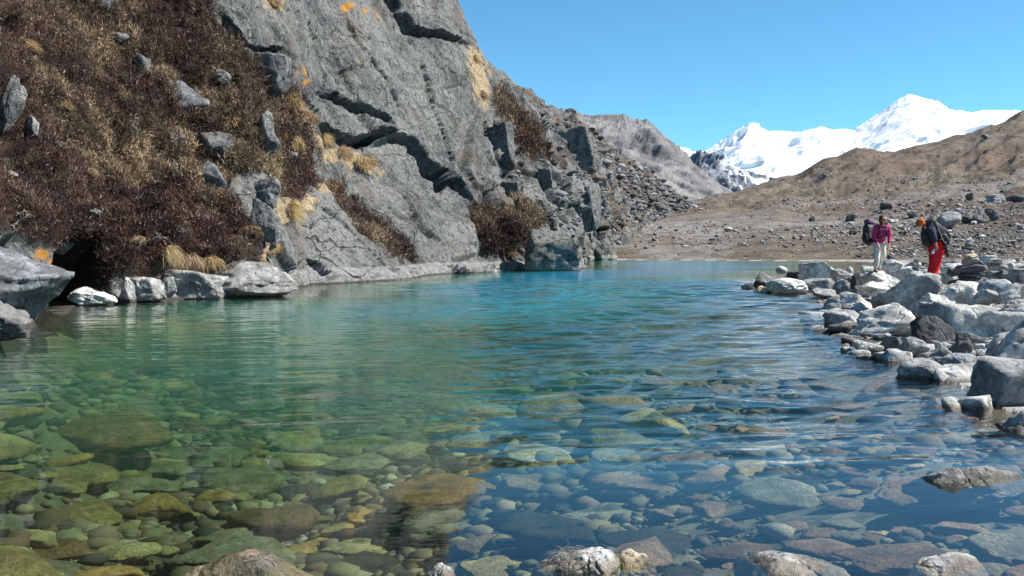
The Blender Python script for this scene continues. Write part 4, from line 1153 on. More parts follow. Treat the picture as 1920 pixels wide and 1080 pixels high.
# loose blocks on the broken hillside that carries on from the cliff
def talus():
    ok = np.where((CLPX > 940) & (CLPX < 1312) & (CLSOIL + .55 * (CLPX > 1010) > .2) & (CLPY < 470))[0]
    rg = np.random.default_rng(41); n = 11000
    idx = rg.choice(ok, n); P = CLW[idx]; D = P[:, 1]
    pn = fbm(P / 14.0, 733, 4); k = rg.random(n) < .15 + sstep(-.3, .4, pn); P, D = P[k], D[k]
    S = (1.6 + rg.exponential(2.6, len(P)) + (rg.random(len(P)) < .04) * rg.uniform(4, 16, len(P))) / F * D; S = np.minimum(S, 24 / F * D)
    c = np.array([.17, .172, .18])[None] * rg.choice([.3, .5, .8, 1.1, 1.5], (len(P), 1))
    scatter_mesh('talus', P - np.array([0, 0, .0]), S, c, 2, MPEB, 95, flat=.55, smooth=False, label='grey broken rock blocks covering the hillside behind the cliff', cat='talus')
talus()

# squared rock blocks standing out of the broken part of the cliff
for k, (x0, y0, x1, y1, st, lab) in enumerate([
    (1030, 236, 1122, 326, 'box', 'upper large squared block at the right end of the cliff'),
    (1052, 328, 1132, 436, 'box', 'tall squared block at the right end of the cliff above the water'),
    (922, 228, 968, 318, 'box', 'narrow upright block at the left of the broken part of the cliff'),
    (966, 252, 1004, 338, 'wedge', 'leaning upright block in the middle of the broken part of the cliff'),
    (994, 372, 1050, 414, 'wedge', 'small block casting a black shadow under the middle of the cliff end'),
    (1000, 300, 1042, 368, 'box', 'cracked block left of the tall squared block of the cliff'),
    (940, 330, 985, 392, 'box', 'low block above the dark red heather at the cliff foot'),
    (1085, 440, 1116, 490, 'box', 'grey block at the waterline of the far end of the cliff'),
    (1112, 446, 1142, 489, 'wedge', 'last dark grey block at the waterline of the far end of the cliff')]):
    pc, nc = cliff_pt((x0 + x1) / 2, (y0 + y1) / 2)
    D = pc.y if y1 < 480 else 146.0
    c = atv((x0 + x1) / 2, y1, D); w = (x1 - x0) / F * D; h = (y1 - y0) / F * D
    o = put_rock('rock_block', c.x, D + w * .10, c.z - h * .04, w, w * .8, h * 1.04, st, 650 + k, 'mid', -.25, (0, -.10), 5, MC)
    tag(o, lab, 'rock block', 'squared blocks of the broken cliff')

for k, (px_, py_, w_, lab) in enumerate([(215, 70, 34, 'small grey outcrop high in the heather'), (330, 60, 40, 'grey outcrop in the upper heather left of the cliff'), (105, 270, 30, 'small grey outcrop in the left heather'),
    (250, 250, 26, 'little grey stone showing through the middle heather'), (418, 150, 34, 'grey outcrop below the upper end of the heather'), (180, 400, 30, 'small grey stone low in the heather'),
    (390, 420, 34, 'grey outcrop in the lower right heather'), (335, 440, 24, 'little stone above the waterline grass'), (545, 300, 36, 'grey outcrop on the grassy rim'), (20, 330, 30, 'small grey outcrop at the left edge')]):
    pc, nc = cliff_pt(px_, py_); w = w_ / F * pc.y
    o = put_rock('outcrop', pc.x - nc.x * .1 * w, pc.y - nc.y * .1 * w, pc.z - w * .3, w * 1.3, w, w * .75, ['block', 'wedge', 'slab'][k % 3], 720 + k, (.55, .55, .56), .4 * k, (0, .3), 4)
    tag(o, lab, 'outcrop', 'grey outcrops in the heather')
# ------------------------------------------------------------------ brown heather: thin leaves and twigs, one mass
def blades(P, Dr, L, Wd, cols, seed, nseg=1, droop=None):
    """one thin tapering blade per root; returns verts, quads/tris, colours"""
    rg = np.random.default_rng(seed); n = len(P)
    Dr = Dr / (np.linalg.norm(Dr, axis=1, keepdims=True) + 1e-9)
    s = rg.normal(size=(n, 3)); s -= (s * Dr).sum(1, keepdims=True) * Dr; s /= (np.linalg.norm(s, axis=1, keepdims=True) + 1e-9)
    Vs = []
    if nseg == 1:
        V = np.stack([P - s * Wd[:, None] / 2, P + s * Wd[:, None] / 2, P + Dr * L[:, None]], 1)
        Fc = np.arange(n * 3).reshape(n, 3)
        return V.reshape(-1, 3), Fc, np.repeat(cols, 3, 0)
    pts = []
    for k in range(nseg + 1):
        t = k / nseg
        c = P + Dr * (L * t)[:, None] + droop * (L * t * t)[:, None]
        w = (Wd * (1 - .85 * t))[:, None] / 2
        pts += [c - s * w, c + s * w]
    V = np.stack(pts, 1); m = 2 * (nseg + 1)
    q = np.array([[2 * k, 2 * k + 1, 2 * k + 3, 2 * k + 2] for k in range(nseg)])
    Fc = (q[None] + (np.arange(n) * m)[:, None, None]).reshape(-1, 4)
    return V.reshape(-1, 3), Fc, np.repeat(cols, m, 0)
def heather():
    rg = np.random.default_rng(4)
    ok = np.where((CLH > .45) & (CLPX > -90) & (CLPX < 1020) & (CLPY > -60) & (CLPY < 600))[0]
    n = 330000
    idx = rg.choice(ok, n); P = CLW[idx].copy(); Nn = CLN[idx]; D = P[:, 1]
    P += rg.normal(size=(n, 3)) * .07 * (D / 35)[:, None]
    sc_ = D / 38
    b1_ = fbm(P / 2.6, 501, 4); b2_ = fbm(P / .9, 505, 4); b3_ = ridged(P / .75, 509, 3)
    h1_, h2_, ha_ = worley(P / 1.25, 88); dome = np.clip(1 - (h1_ / .62) ** 2, 0, 1)
    lift = .16 * dome + np.clip(.04 + .16 * (b3_ - .4) + .10 * b1_, 0, .5) * rg.random(n) ** .6
    P += Nn * (lift * sc_)[:, None]
    Dr = Nn * .5 + np.array([0, 0, .55]) + rg.normal(size=(n, 3)) * .55
    L = rg.uniform(.08, .24, n) * sc_; Wd = rg.uniform(.013, .032, n) * sc_
    pal = {'red': (.092, .042, .033), 'dark': (.045, .026, .023), 'grey': (.130, .092, .068), 'olive': (.150, .105, .062), 'tan': (.30, .215, .135)}
    t = .8 * b1_ + .35 * b2_ + ha_ * .8 + 1.0 * fbm(P / 7.0, 540, 3) - .26 + rg.normal(size=n) * .2
    c = np.zeros((n, 3))
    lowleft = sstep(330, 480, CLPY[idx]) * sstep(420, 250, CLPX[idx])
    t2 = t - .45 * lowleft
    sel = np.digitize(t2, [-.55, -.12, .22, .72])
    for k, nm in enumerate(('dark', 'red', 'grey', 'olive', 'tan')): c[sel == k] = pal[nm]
    dead = rg.random(n) < .05; c[dead] = (.30, .26, .22)
    c *= rg.uniform(.6, 1.5, (n, 1)) * (1 + .5 * ha_[:, None])
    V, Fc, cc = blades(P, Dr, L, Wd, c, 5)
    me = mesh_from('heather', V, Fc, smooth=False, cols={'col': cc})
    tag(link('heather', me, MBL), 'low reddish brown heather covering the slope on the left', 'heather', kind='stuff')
heather()
GT_ = [(312, 470, 52, 'straw grass tuft hanging over the waterline boulders at the left'),
       (352, 486, 44, 'straw grass tuft just right of the hanging one at the waterline'),
       (398, 488, 34, 'thin straw grass tuft above the squared pale boulder'),
       (442, 502, 52, 'bright straw grass tuft lying on the long pale bank boulder'),
       (545, 394, 74, 'round straw grass tuft on the rock edge in mid slope'),
       (512, 452, 26, 'narrow straw grass tuft in the gap below the round tuft'),
       (506, 480, 22, 'small straw grass tuft near the water in the rock gap'),
       (545, 195, 50, 'straw grass tuft at the upper end of the grassy rim'),
       (578, 222, 56, 'straw grass tuft in the middle of the grassy rim'),
       (608, 258, 40, 'straw grass tuft at the lower end of the grassy rim'),
       (548, 264, 44, 'brown straw tuft left of the grassy rim'),
       (645, 286, 56, 'left part tuft of the big straw cushion under the crack'),
       (685, 306, 60, 'right part tuft of the big straw cushion under the crack'),
       (620, 352, 44, 'straw tuft at the top of the red heather strip'),
       (52, 88, 44, 'small straw tuft high on the heather slope at the left'),
       (438, 228, 34, 'whitish straw tuft in the middle of the heather beside the narrow boulder'),
       (118, 198, 30, 'faint straw tuft on the left heather slope'),
       (165, 326, 34, 'straw tuft low on the left heather slope'),
       (262, 452, 30, 'thin straw tuft above the small white bank boulder'),
       (468, 432, 30, 'straw tuft at the right foot of the heather'),
       (512, 8, 34, 'straw tuft on the rock at the top of the frame'),
       (890, 112, 30, 'dry tuft high on the cliff edge'), (905, 178, 30, 'dry tuft lower on the cliff edge'),
       (962, 478, 20, 'dry tuft at the foot of the cliff near the lake boulder')]
def tuft(px, py, wpx, label, k):
    p, nrm = cliff_pt(px, py); D = p.y; wm = wpx / F * D
    rg = np.random.default_rng(700 + k); n = int(170 + wpx * 5)
    a = rg.uniform(0, 6.28, n); r = np.sqrt(rg.random(n)) * wm * .42
    nz = np.array(nrm[:]); t1 = np.cross(nz, [0, 0, 1]); t1 /= np.linalg.norm(t1) + 1e-6; t2 = np.cross(nz, t1)
    P = t1[None] * (np.cos(a) * r)[:, None] + t2[None] * (np.sin(a) * r * .6)[:, None] + nz[None] * (.06 + .10 * (1 - (r / (wm * .45)) ** 2))[:, None]
    Dr = nz[None] * .7 + np.array([0, 0, .35])[None] + t1[None] * (np.cos(a) * .5)[:, None] + rg.normal(size=(n, 3)) * .3
    L = rg.uniform(.20, .45, n) * min(1.3, wm / .9) + .05; Wd = rg.uniform(.012, .022, n) * D / 38
    down = nz[None] * .15 + np.array([0, 0, -.95])[None] + rg.normal(size=(n, 3)) * .12
    c = np.array([.46, .34, .19])[None] * rg.uniform(.5, 1.35, (n, 1)) * np.array([1, rg.uniform(.93, 1.03), rg.uniform(.85, 1.1)])[None]
    V, Fc, cc = blades(P, Dr, L, Wd, c, 800 + k, 4, down * .8)
    me = mesh_from('grass_tuft', V, Fc, smooth=False, cols={'col': cc})
    o = link('grass_tuft', me, MBL); o.location = p
    tag(o, label, 'grass tuft', 'straw coloured grass tufts on the left slope and cliff')
for k, (a, b_, c_, l_) in enumerate(GT_): tuft(a, b_, c_, l_, k)
def bottom_grass():
    for k, (px, py, D, lab, col) in enumerate([(1135, 1045, 5.05, 'limp yellow green grass lying over the ridged stone at the bottom edge', (.34, .33, .07)), (1060, 1036, 5.0, 'grey dry grass matted over the top of the ridged stone', (.26, .24, .21)), (490, 1050, 5.0, 'whitish dry grass stuck on the tan stone at the bottom edge', (.30, .28, .25))]):
        p = atv(px, py, D); n = 120; rg = np.random.default_rng(30 + k)
        P = rg.normal(size=(n, 3)) * np.array([.035, .03, .008]); Dr = rg.normal(size=(n, 3)) * np.array([.7, .5, .2]) + np.array([.25, -.3, .2])
        L = rg.uniform(.06, .15, n); Wd = np.full(n, .0022)
        c = np.array(col)[None] * rg.uniform(.5, 1.3, (n, 1))
        V, Fc, cc = blades(P, Dr, L, Wd, c, 50 + k, 4, np.array([[0, 0, -.7]]) + 0 * P)
        o = link('dry_grass', mesh_from('dry_grass', V, Fc, smooth=False, cols={'col': cc}), MBL); o.location = p
        tag(o, lab, 'grass')
bottom_grass()

# ------------------------------------------------------------------ tubes: dead branches
def tube(path, radii, seg=6):
    path = np.array(path, float); n = len(path); V = []; 
    for i in range(n):
        t = path[min(i + 1, n - 1)] - path[max(i - 1, 0)]; t /= np.linalg.norm(t) + 1e-9
        a = np.cross(t, [0.13, .2, 1]); a /= np.linalg.norm(a) + 1e-9; b_ = np.cross(t, a)
        for k in range(seg):
            an = 2 * math.pi * k / seg; V.append(path[i] + (a * math.cos(an) + b_ * math.sin(an)) * radii[i])
    Fc = [[i * seg + k, i * seg + (k + 1) % seg, (i + 1) * seg + (k + 1) % seg, (i + 1) * seg + k] for i in range(n - 1) for k in range(seg)]
    Fc += [[0, seg - 1 - 0, seg - 2, 1]] if False else []
    return np.array(V), np.array(Fc)
MTW = mat_plain('bleached_wood', (.26, .23, .19), .9)
def branch(px, py, wpx, lab, seed):
    p, nrm = cliff_pt(px, py); s = wpx / F * p.y; rg = np.random.default_rng(seed); Vs = []; Fs = []; off = 0
    def grow(o, d, L, r, lev):
        nonlocal off
        path = [o]; 
        for i in range(5):
            d = d + rg.normal(size=3) * .28; d /= np.linalg.norm(d); path.append(path[-1] + d * L / 5)
        V, Fc = tube(path, np.linspace(r, r * .4, 6), 5); Vs.append(V); Fs.append(Fc + off); off += len(V)
        if lev < 2:
            for q in range(3): grow(path[rg.integers(1, 5)], d + rg.normal(size=3) * .7, L * .6, r * .6, lev + 1)
    for q in range(3): grow(np.array([0, 0, 0.]), np.array(nrm[:]) * .8 + rg.normal(size=3) * .6 + np.array([0, -.3, .3]), s * .6, .022, 0)
    o = link('dead_branch', mesh_from('dead_branch', np.concatenate(Vs), np.concatenate(Fs)), MTW); o.location = p + nrm * .15
    tag(o, lab, 'branch', 'bleached dead branches in the heather')
branch(300, 318, 52, 'bleached dead branches sticking out of the middle heather', 1)
branch(322, 326, 40, 'bleached twigs right of the middle dead branches', 2)
branch(243, 232, 34, 'pale dead twig above the middle of the heather slope', 3)
branch(25, 410, 40, 'pale dead twig hanging above the left slab', 4)
branch(285, 442, 28, 'small pale dead twig above the waterline grass', 5)
# ------------------------------------------------------------------ people
def skin_mesh(name, verts, edges, radii, mat, parent=None, sub=2, loc=None, root=0):
    me = bpy.data.meshes.new(name + '_rig'); me.from_pydata([tuple(v) for v in verts], edges, []); me.update()
    o = bpy.data.objects.new(name + '_rig', me); C.objects.link(o)
    sk = o.modifiers.new('skin', 'SKIN'); sk.use_smooth_shade = True
    if not me.skin_vertices: me.skin_vertices.new() if hasattr(me.skin_vertices, 'new') else None
    for i, r in enumerate(radii):
        d = me.skin_vertices[0].data[i]; d.radius = r if isinstance(r, tuple) else (r, r); d.use_root = (i == root)
    ss = o.modifiers.new('sub', 'SUBSURF'); ss.levels = sub; ss.render_levels = sub
    dg = bpy.context.evaluated_depsgraph_get(); dg.update()
    nm = bpy.data.meshes.new_from_object(o.evaluated_get(dg)); nm.name = name
    bpy.data.objects.remove(o, do_unlink=True)
    nm.materials.clear(); nm.materials.append(mat)
    for p in nm.polygons: p.use_smooth = True
    r_ = bpy.data.objects.new(name, nm); C.objects.link(r_)
    if parent is not None: r_.parent = parent
    if loc is not None: r_.location = loc
    return r_
def blob(name, c, s, mat, parent, seed=1, amp=.04, sub=3, rot=(0, 0, 0), boxy=2.0, zpow=None):
    V, Fc = ico(sub)
    if boxy != 2.0:
        r = (np.abs(V) ** boxy).sum(1) ** (-1 / boxy); V = V * r[:, None]
    P = V * (1 + amp * fbm(V * 2.2 + seed, seed, 3))[:, None] * np.array(s) / 2
    o = link(name, mesh_from(name, P, Fc), mat, parent); o.location = c; o.rotation_euler = rot
    return o
M_skin = mat_plain('skin', (.50, .28, .19), .55, .4, 12, .1, .05)
M_pink = mat_plain('pink_fleece', (.50, .035, .15), .85, .2, 30, .2, .3)
M_cream = mat_plain('cream_cloth', (.72, .67, .58), .9, .2, 14, .25, .4)
M_black = mat_plain('black_nylon', (.018, .018, .024), .6, .4, 18, .4, .5)
M_purple = mat_plain('purple_nylon', (.16, .10, .17), .7, .3, 20, .4, .4)
M_red = mat_plain('red_shell_cloth', (.62, .010, .014), .7, .3, 9, .35, .8)
M_navy = mat_plain('navy_jacket', (.022, .035, .062), .8, .3, 14, .3, .5)
M_orange = mat_plain('orange_knit', (.50, .12, .02), .9, .2, 30, .3, .4)
M_hair = mat_plain('auburn_hair', (.13, .04, .02), .7, .3, 40, .4, .4)
M_glass = mat_plain('dark_lens', (.01, .01, .012), .15, .6, 3, 0, 0)
M_boot = mat_plain('boot_leather', (.05, .04, .035), .8, .3, 20, .3, .4)
M_pole = mat_plain('pole_yellow', (.42, .40, .22), .5, .4, 10, .2, .1)
M_white = mat_plain('white_plastic', (.75, .77, .8), .4, .5, 10, .1, .1)
M_blue = mat_plain('blue_plastic', (.03, .08, .42), .4, .5, 10, .1, .1)
M_grey = mat_plain('grey_cloth', (.20, .20, .22), .9, .2, 20, .2, .2)

def body_graph(j, thick=1.0):
    """j: joints. one continuous figure: trunk, neck, head, arms with palm, five fingers, legs with feet"""
    V = []; E = []; R = []
    def add(p, r, parent=None):
        V.append(Vector(p)); R.append(r if isinstance(r, tuple) else (r * thick, r * thick))
        if parent is not None: E.append((parent, len(V) - 1))
        return len(V) - 1
    hip = add(j['hip'], .115); wst = add(j['waist'], .10, hip); ch = add(j['chest'], .125, wst)
    nb = add(j['neckbase'], .075, ch); nk = add(j['neck'], .052, nb)
    hd = Vector(j['head']); up = Vector(j.get('headup', (0, 0, 1))).normalized()
    h1 = add(hd - up * .055, .068, nk); h2 = add(hd + up * .035, .088, h1); h3 = add(hd + up * .085, .060, h2)
    for s in ('l', 'r'):
        sh = add(j['sh' + s], .055, ch); el = add(j['el' + s], .040, sh); wr = add(j['wr' + s], .027, el)
        d = (Vector(j['wr' + s]) - Vector(j['el' + s])).normalized()
        side = d.cross(Vector((0, 1, 0.15))).normalized() if abs(d.y) < .9 else Vector((1, 0, 0))
        pm = add(Vector(j['wr' + s]) + d * .05, (.030, .018), wr)
        kn = add(Vector(j['wr' + s]) + d * .085, (.034, .016), pm)
        curl = Vector((0, -.6, 0)) if 'curl' not in j else Vector(j['curl'])
        for q, (off, ln) in enumerate(((-.028, .062), (-.010, .074), (.009, .070), (.027, .054))):
            b0 = Vector(j['wr' + s]) + d * .10 + side * off
            f0 = add(b0, .0085, kn); f1 = add(b0 + d * ln * .5 + curl * ln * .2, .008, f0); add(b0 + d * ln * .85 + curl * ln * .7, .0065, f1)
        t0 = add(Vector(j['wr' + s]) + d * .045 - side * .036, .010, pm); add(Vector(j['wr' + s]) + d * .085 - side * .055 + curl * .02, .008, t0)
    for s in ('l', 'r'):
        th = add(j['th' + s], .092, hip); kn = add(j['kn' + s], .060, th); cf = add(Vector(j['kn' + s]).lerp(Vector(j['an' + s]), .35), .058, kn)
        an = add(j['an' + s], .038, cf); to = add(j['to' + s], (.040, .028), an)
    return V, E, R
def face(parent, head, fdir, up, glasses=None):
    """nose, eyes, mouth, ears on the head surface"""
    f = Vector(fdir).normalized(); u = Vector(up).normalized(); s = f.cross(u).normalized(); u = s.cross(f).normalized(); h = Vector(head)
    blob('nose', h + f * .098 - u * .012, (.024, .03, .042), M_skin, parent, 2, .02, 2)
    blob('mouth', h + f * .086 - u * .052, (.045, .02, .013), mat_lip, parent, 2, .02, 2, (0, 0, math.atan2(f.y, f.x) + math.pi / 2))
    for q in (-1, 1):
        blob('ear', h + s * q * .084 - u * .01, (.022, .034, .055), M_skin, parent, 2, .02, 2)
        if not glasses: blob('eye', h + f * .083 + s * q * .032 + u * .012, (.022, .018, .014), M_glass, parent, 2, 0, 2)
    if glasses:
        g = None
        for q in (-1, 1):
            blob('sunglasses_lens', h + f * .090 + s * q * .036 + u * .012, (.062, .028, .040), M_glass, parent, 2, 0, 2, (0, 0, math.atan2(f.y, f.x) + math.pi / 2))
mat_lip = mat_plain('lips', (.35, .09, .08), .5, .3, 10, .1, .05)

def woman():
    D = 28.4; o0 = atv(1645, 511, D); root = empty('person', o0)
    tag(root, 'woman in pink top and cream trousers wearing sunglasses, leaning with hands on her thighs', 'person')
    j = dict(hip=(.07, .08, .84), waist=(.075, .03, .98), chest=(.085, -.05, 1.20), neckbase=(.095, -.08, 1.33), neck=(.10, -.10, 1.385), head=(.112, -.14, 1.49),
             shl=(-.09, -.04, 1.30), ell=(-.135, -.06, 1.00), wrl=(-.065, -.22, .78), shr=(.265, -.06, 1.29), elr=(.300, -.08, 1.00), wrr=(.245, -.22, .77),
             thl=(-.01, .05, .78), knl=(-.04, -.09, .42), anl=(-.065, -.02, .06), tol=(-.075, -.18, .035), thr=(.155, .08, .78), knr=(.18, .02, .46), anr=(.12, .26, .14), tor=(.115, .12, .10))
    V, E, R = body_graph(j); skin_mesh('body', V, E, R, M_skin, root, 2)
    g = Vector
    t = [j['hip'], j['waist'], j['chest'], j['neckbase'], j['shl'], j['ell'], g(j['ell']).lerp(g(j['wrl']), .8), j['shr'], j['elr'], g(j['elr']).lerp(g(j['wrr']), .8)]
    skin_mesh('top', t, [(0, 1), (1, 2), (2, 3), (2, 4), (4, 5), (5, 6), (2, 7), (7, 8), (8, 9)], [.155, .142, .165, .085, .085, .060, .044, .085, .060, .044], M_pink, root, 2)
    p = [g(j['hip']) + g((0, 0, .02)), j['thl'], j['knl'], g(j['anl']) + g((0, 0, .03)), j['thr'], j['knr'], g(j['anr']) + g((0, 0, .03))]
    skin_mesh('trousers', p, [(0, 1), (1, 2), (2, 3), (0, 4), (4, 5), (5, 6)], [(.14, .12), .112, .082, .068, .112, .080, .066], M_cream, root, 2)
    for s in ('l', 'r'):
        a, b_ = g(j['an' + s]), g(j['to' + s])
        skin_mesh('boot', [a + g((0, 0, .06)), a + g((0, .02, -.015)), b_], [(0, 1), (1, 2)], [.052, .055, (.050, .035)], M_boot, root, 1)
    h = g(j['head'])
    blob('hair', h + g((-.02, .045, .025)), (.215, .19, .25), M_hair, root, 5, .10, 3)
    blob('hair', h + g((-.055, .035, -.10)), (.10, .12, .17), M_hair, root, 6, .12, 3)
    blob('hair', h + g((.06, .035, -.09)), (.08, .12, .14), M_hair, root, 7, .12, 3)
    face(root, h, (.25, -1, -.05), (0, 0, 1), glasses=True)
    blob('scarf', (.10, -.10, 1.345), (.17, .15, .07), M_skin, root, 3, .06, 2)
    for s, x in (('l', -.02), ('r', .19)):
        skin_mesh('rucksack_strap', [(x, .05, 1.39), (x, -.155, 1.30), (x + (.02 if s == 'l' else -.02), -.195, 1.16), (x - (.04 if s == 'l' else -.04), -.08, 1.05)], [(0, 1), (1, 2), (2, 3)], [(.028, .016)] * 4, M_black, root, 1)
    skin_mesh('hip_belt', [(-.06, .0, .99), (-.02, -.12, .985), (.08, -.155, .98), (.18, -.12, .985), (.21, .0, .99)], [(0, 1), (1, 2), (2, 3), (3, 4)], [(.034, .018)] * 5, M_black, root, 1)
    blob('chest_strap', (.088, -.215, 1.22), (.20, .03, .03), M_purple, root, 3, .02, 2, (0, 0, 0), 4)
    # the rucksack on her back
    r = empty('rucksack', o0 + g((-.16, .22, .80))); r.rotation_euler = (math.radians(-12), math.radians(8), math.radians(20))
    tag(r, 'black rucksack with a purple lid on the back of the woman in pink', 'rucksack')
    blob('pack_body', (0, 0, .30), (.33, .27, .62), M_black, r, 11, .07, 4, (0, 0, 0), 4)
    blob('lid', (.01, -.01, .66), (.30, .26, .16), M_purple, r, 12, .10, 3, (0, .1, 0), 3)
    blob('side_pocket', (-.16, -.02, .18), (.10, .16, .30), M_black, r, 13, .08, 3, (0, 0, 0), 3)
    blob('front_pocket', (0, .15, .22), (.24, .10, .32), M_black, r, 14, .06, 3, (0, 0, 0), 3)
    skin_mesh('compression_strap', [(-.17, -.10, .42), (-.172, .10, .44)], [(0, 1)], [.012, .012], M_grey, r, 1)
woman()
def man():
    D = 24.4; g = Vector; o0 = atv(1745, 524, D); root = empty('person', o0)
    tag(root, 'man in baggy red trousers, navy jacket and orange cap bending forward to the left', 'person')
    j = dict(hip=(.15, .02, .84), waist=(.10, .02, .97), chest=(-.02, .0, 1.18), neckbase=(-.12, 0, 1.30), neck=(-.17, 0, 1.33), head=(-.27, -.01, 1.37), headup=(-.62, 0, .78),
             shl=(-.08, -.17, 1.26), ell=(-.04, -.25, 1.01), wrl=(.01, -.24, .87), shr=(-.08, .17, 1.26), elr=(-.10, .22, 1.02), wrr=(-.10, .14, .86),
             thl=(.14, -.09, .78), knl=(.055, -.11, .43), anl=(-.035, -.12, .07), tol=(-.18, -.14, .035), thr=(.15, .10, .78), knr=(.14, .12, .44), anr=(.10, .12, .08), tor=(-.04, .12, .045), curl=(-.6, 0, -.2))
    V, E, R = body_graph(j); skin_mesh('body', V, E, R, M_skin, root, 2)
    t = [j['hip'], j['waist'], j['chest'], j['neckbase'], j['shl'], j['ell'], g(j['ell']).lerp(g(j['wrl']), .9), j['shr'], j['elr'], g(j['elr']).lerp(g(j['wrr']), .9)]
    skin_mesh('jacket', t, [(0, 1), (1, 2), (2, 3), (2, 4), (4, 5), (5, 6), (2, 7), (7, 8), (8, 9)], [(.135, .15), (.135, .15), (.155, .17), .085, .095, .078, .058, .095, .078, .058], M_navy, root, 2)
    p = [g(j['hip']) + g((0, 0, -.01)), j['thl'], j['knl'], g(j['anl']) + g((.0, 0, .0)), j['thr'], j['knr'], g(j['anr']) + g((.0, 0, .0))]
    tr_ = skin_mesh('trousers', p, [(0, 1), (1, 2), (2, 3), (0, 4), (4, 5), (5, 6)], [(.165, .17), (.148, .14), (.135, .125), (.125, .115), (.148, .14), (.135, .125), (.118, .11)], M_red, root, 3)
    me = tr_.data; co_ = np.empty(len(me.vertices) * 3, np.float32); me.vertices.foreach_get('co', co_); co_ = co_.reshape(-1, 3).astype(float)
    ph = co_[:, 2] * 46 + 2.2 * vnoise(co_ * 7, 5) * 2; fold = np.sin(ph) * sstep(.55, .15, co_[:, 2]) * .011 + ridged(co_ * np.array([11, 11, 3.0]), 6, 3) * .012
    no = np.empty(len(me.vertices) * 3, np.float32); me.vertices.foreach_get('normal', no); co_ = co_ + no.reshape(-1, 3) * fold[:, None]
    me.vertices.foreach_set('co', co_.astype(np.float32).ravel()); me.update()
    for s in ('l', 'r'):
        a, b_ = g(j['an' + s]), g(j['to' + s])
        skin_mesh('boot', [a + g((0, 0, .05)), a + g((.02, 0, -.02)), b_], [(0, 1), (1, 2)], [.052, .056, (.036, .052)], M_boot, root, 1)
    h = g(j['head']); u = g(j['headup']).normalized(); f = g((-.78, -.1, -.62))
    blob('cap', h + u * .050 + g((.012, 0, .0)), (.225, .20, .165), M_orange, root, 5, .03, 3, (0, -.57, 0))
    blob('cap_brim', h + f.normalized() * .12 + u * .022, (.13, .16, .022), M_black, root, 5, .02, 3, (0, -.60, 0))
    blob('hair', h + g((.05, .0, -.02)), (.12, .18, .16), M_orange, root, 7, .06, 3)
    face(root, h, f, u)
    skin_mesh('rucksack_strap', [(-.03, -.13, 1.38), (-.14, -.165, 1.30), (-.12, -.175, 1.15), (.02, -.16, 1.04)], [(0, 1), (1, 2), (2, 3)], [(.030, .018)] * 4, M_black, root, 1)
    skin_mesh('hip_belt', [(.20, -.17, .98), (.08, -.20, .96), (-.02, -.14, .95), (-.03, .0, .95)], [(0, 1), (1, 2), (2, 3)], [(.040, .02)] * 4, M_black, root, 1)
    r = empty('rucksack', o0 + g((.36, .02, .84))); r.rotation_euler = (0, math.radians(-36), 0)
    tag(r, 'tall black rucksack on the back of the bending man', 'rucksack')
    blob('pack_body', (0, 0, .33), (.31, .34, .66), M_black, r, 21, .06, 4, (0, 0, 0), 4)
    blob('lid', (-.02, 0, .69), (.28, .32, .15), M_black, r, 22, .08, 3, (0, 0, 0), 3)
    blob('side_pocket', (.0, -.18, .18), (.20, .09, .28), M_black, r, 23, .08, 3, (0, 0, 0), 3)
    blob('front_pocket', (.17, 0, .26), (.10, .26, .36), M_black, r, 24, .06, 3, (0, 0, 0), 3)
    skin_mesh('compression_strap', [(-.12, -.185, .46), (.14, -.18, .44)], [(0, 1)], [.010, .010], M_grey, r, 1)
    b_ = empty('pouch', o0 + g((-.115, -.02, .84))); tag(b_, 'black camera pouch hanging in front of the bending man', 'pouch')
    blob('bag_body', (0, 0, .12), (.21, .20, .27), M_black, b_, 31, .05, 3, (0, .15, 0), 4)
    blob('flap', (-.012, 0, .22), (.22, .21, .10), M_black, b_, 32, .05, 3, (0, .15, 0), 3)
    pl = empty('trekking_pole', o0 + g((.31, -.24, .66))); tag(pl, 'thin yellowish trekking pole strapped slanting across the rucksack of the man', 'trekking pole')
    skin_mesh('shaft', [(0, 0, 0), (-.18, .02, .45), (-.35, .03, .89)], [(0, 1), (1, 2)], [.007, .010, .012], M_pole, pl, 1)
    skin_mesh('grip', [(-.35, .03, .89), (-.39, .032, .985)], [(0, 1)], [.020, .018], M_black, pl, 1)
    skin_mesh('sleeve', [(0, 0, -.12), (-.10, .01, .28)], [(0, 1)], [(.03, .04), (.055, .05)], M_black, pl, 1)
    bt = empty('bottle', o0 + g((-.075, -.29, .63))); tag(bt, 'small blue and white bottle dangling from the hand of the man', 'bottle')
    blob('bottle_body', (0, 0, .05), (.060, .060, .115), M_white, bt, 41, .02, 3, (0, .2, 0), 4)
    blob('bottle_band', (.008, 0, .085), (.064, .064, .05), M_blue, bt, 42, .02, 3, (0, .2, 0), 4)
    skin_mesh('cord', [(.01, 0, .11), (.05, .01, .17), (.07, .03, .21)], [(0, 1), (1, 2)], [.004, .004, .004], M_black, bt, 1)
man()
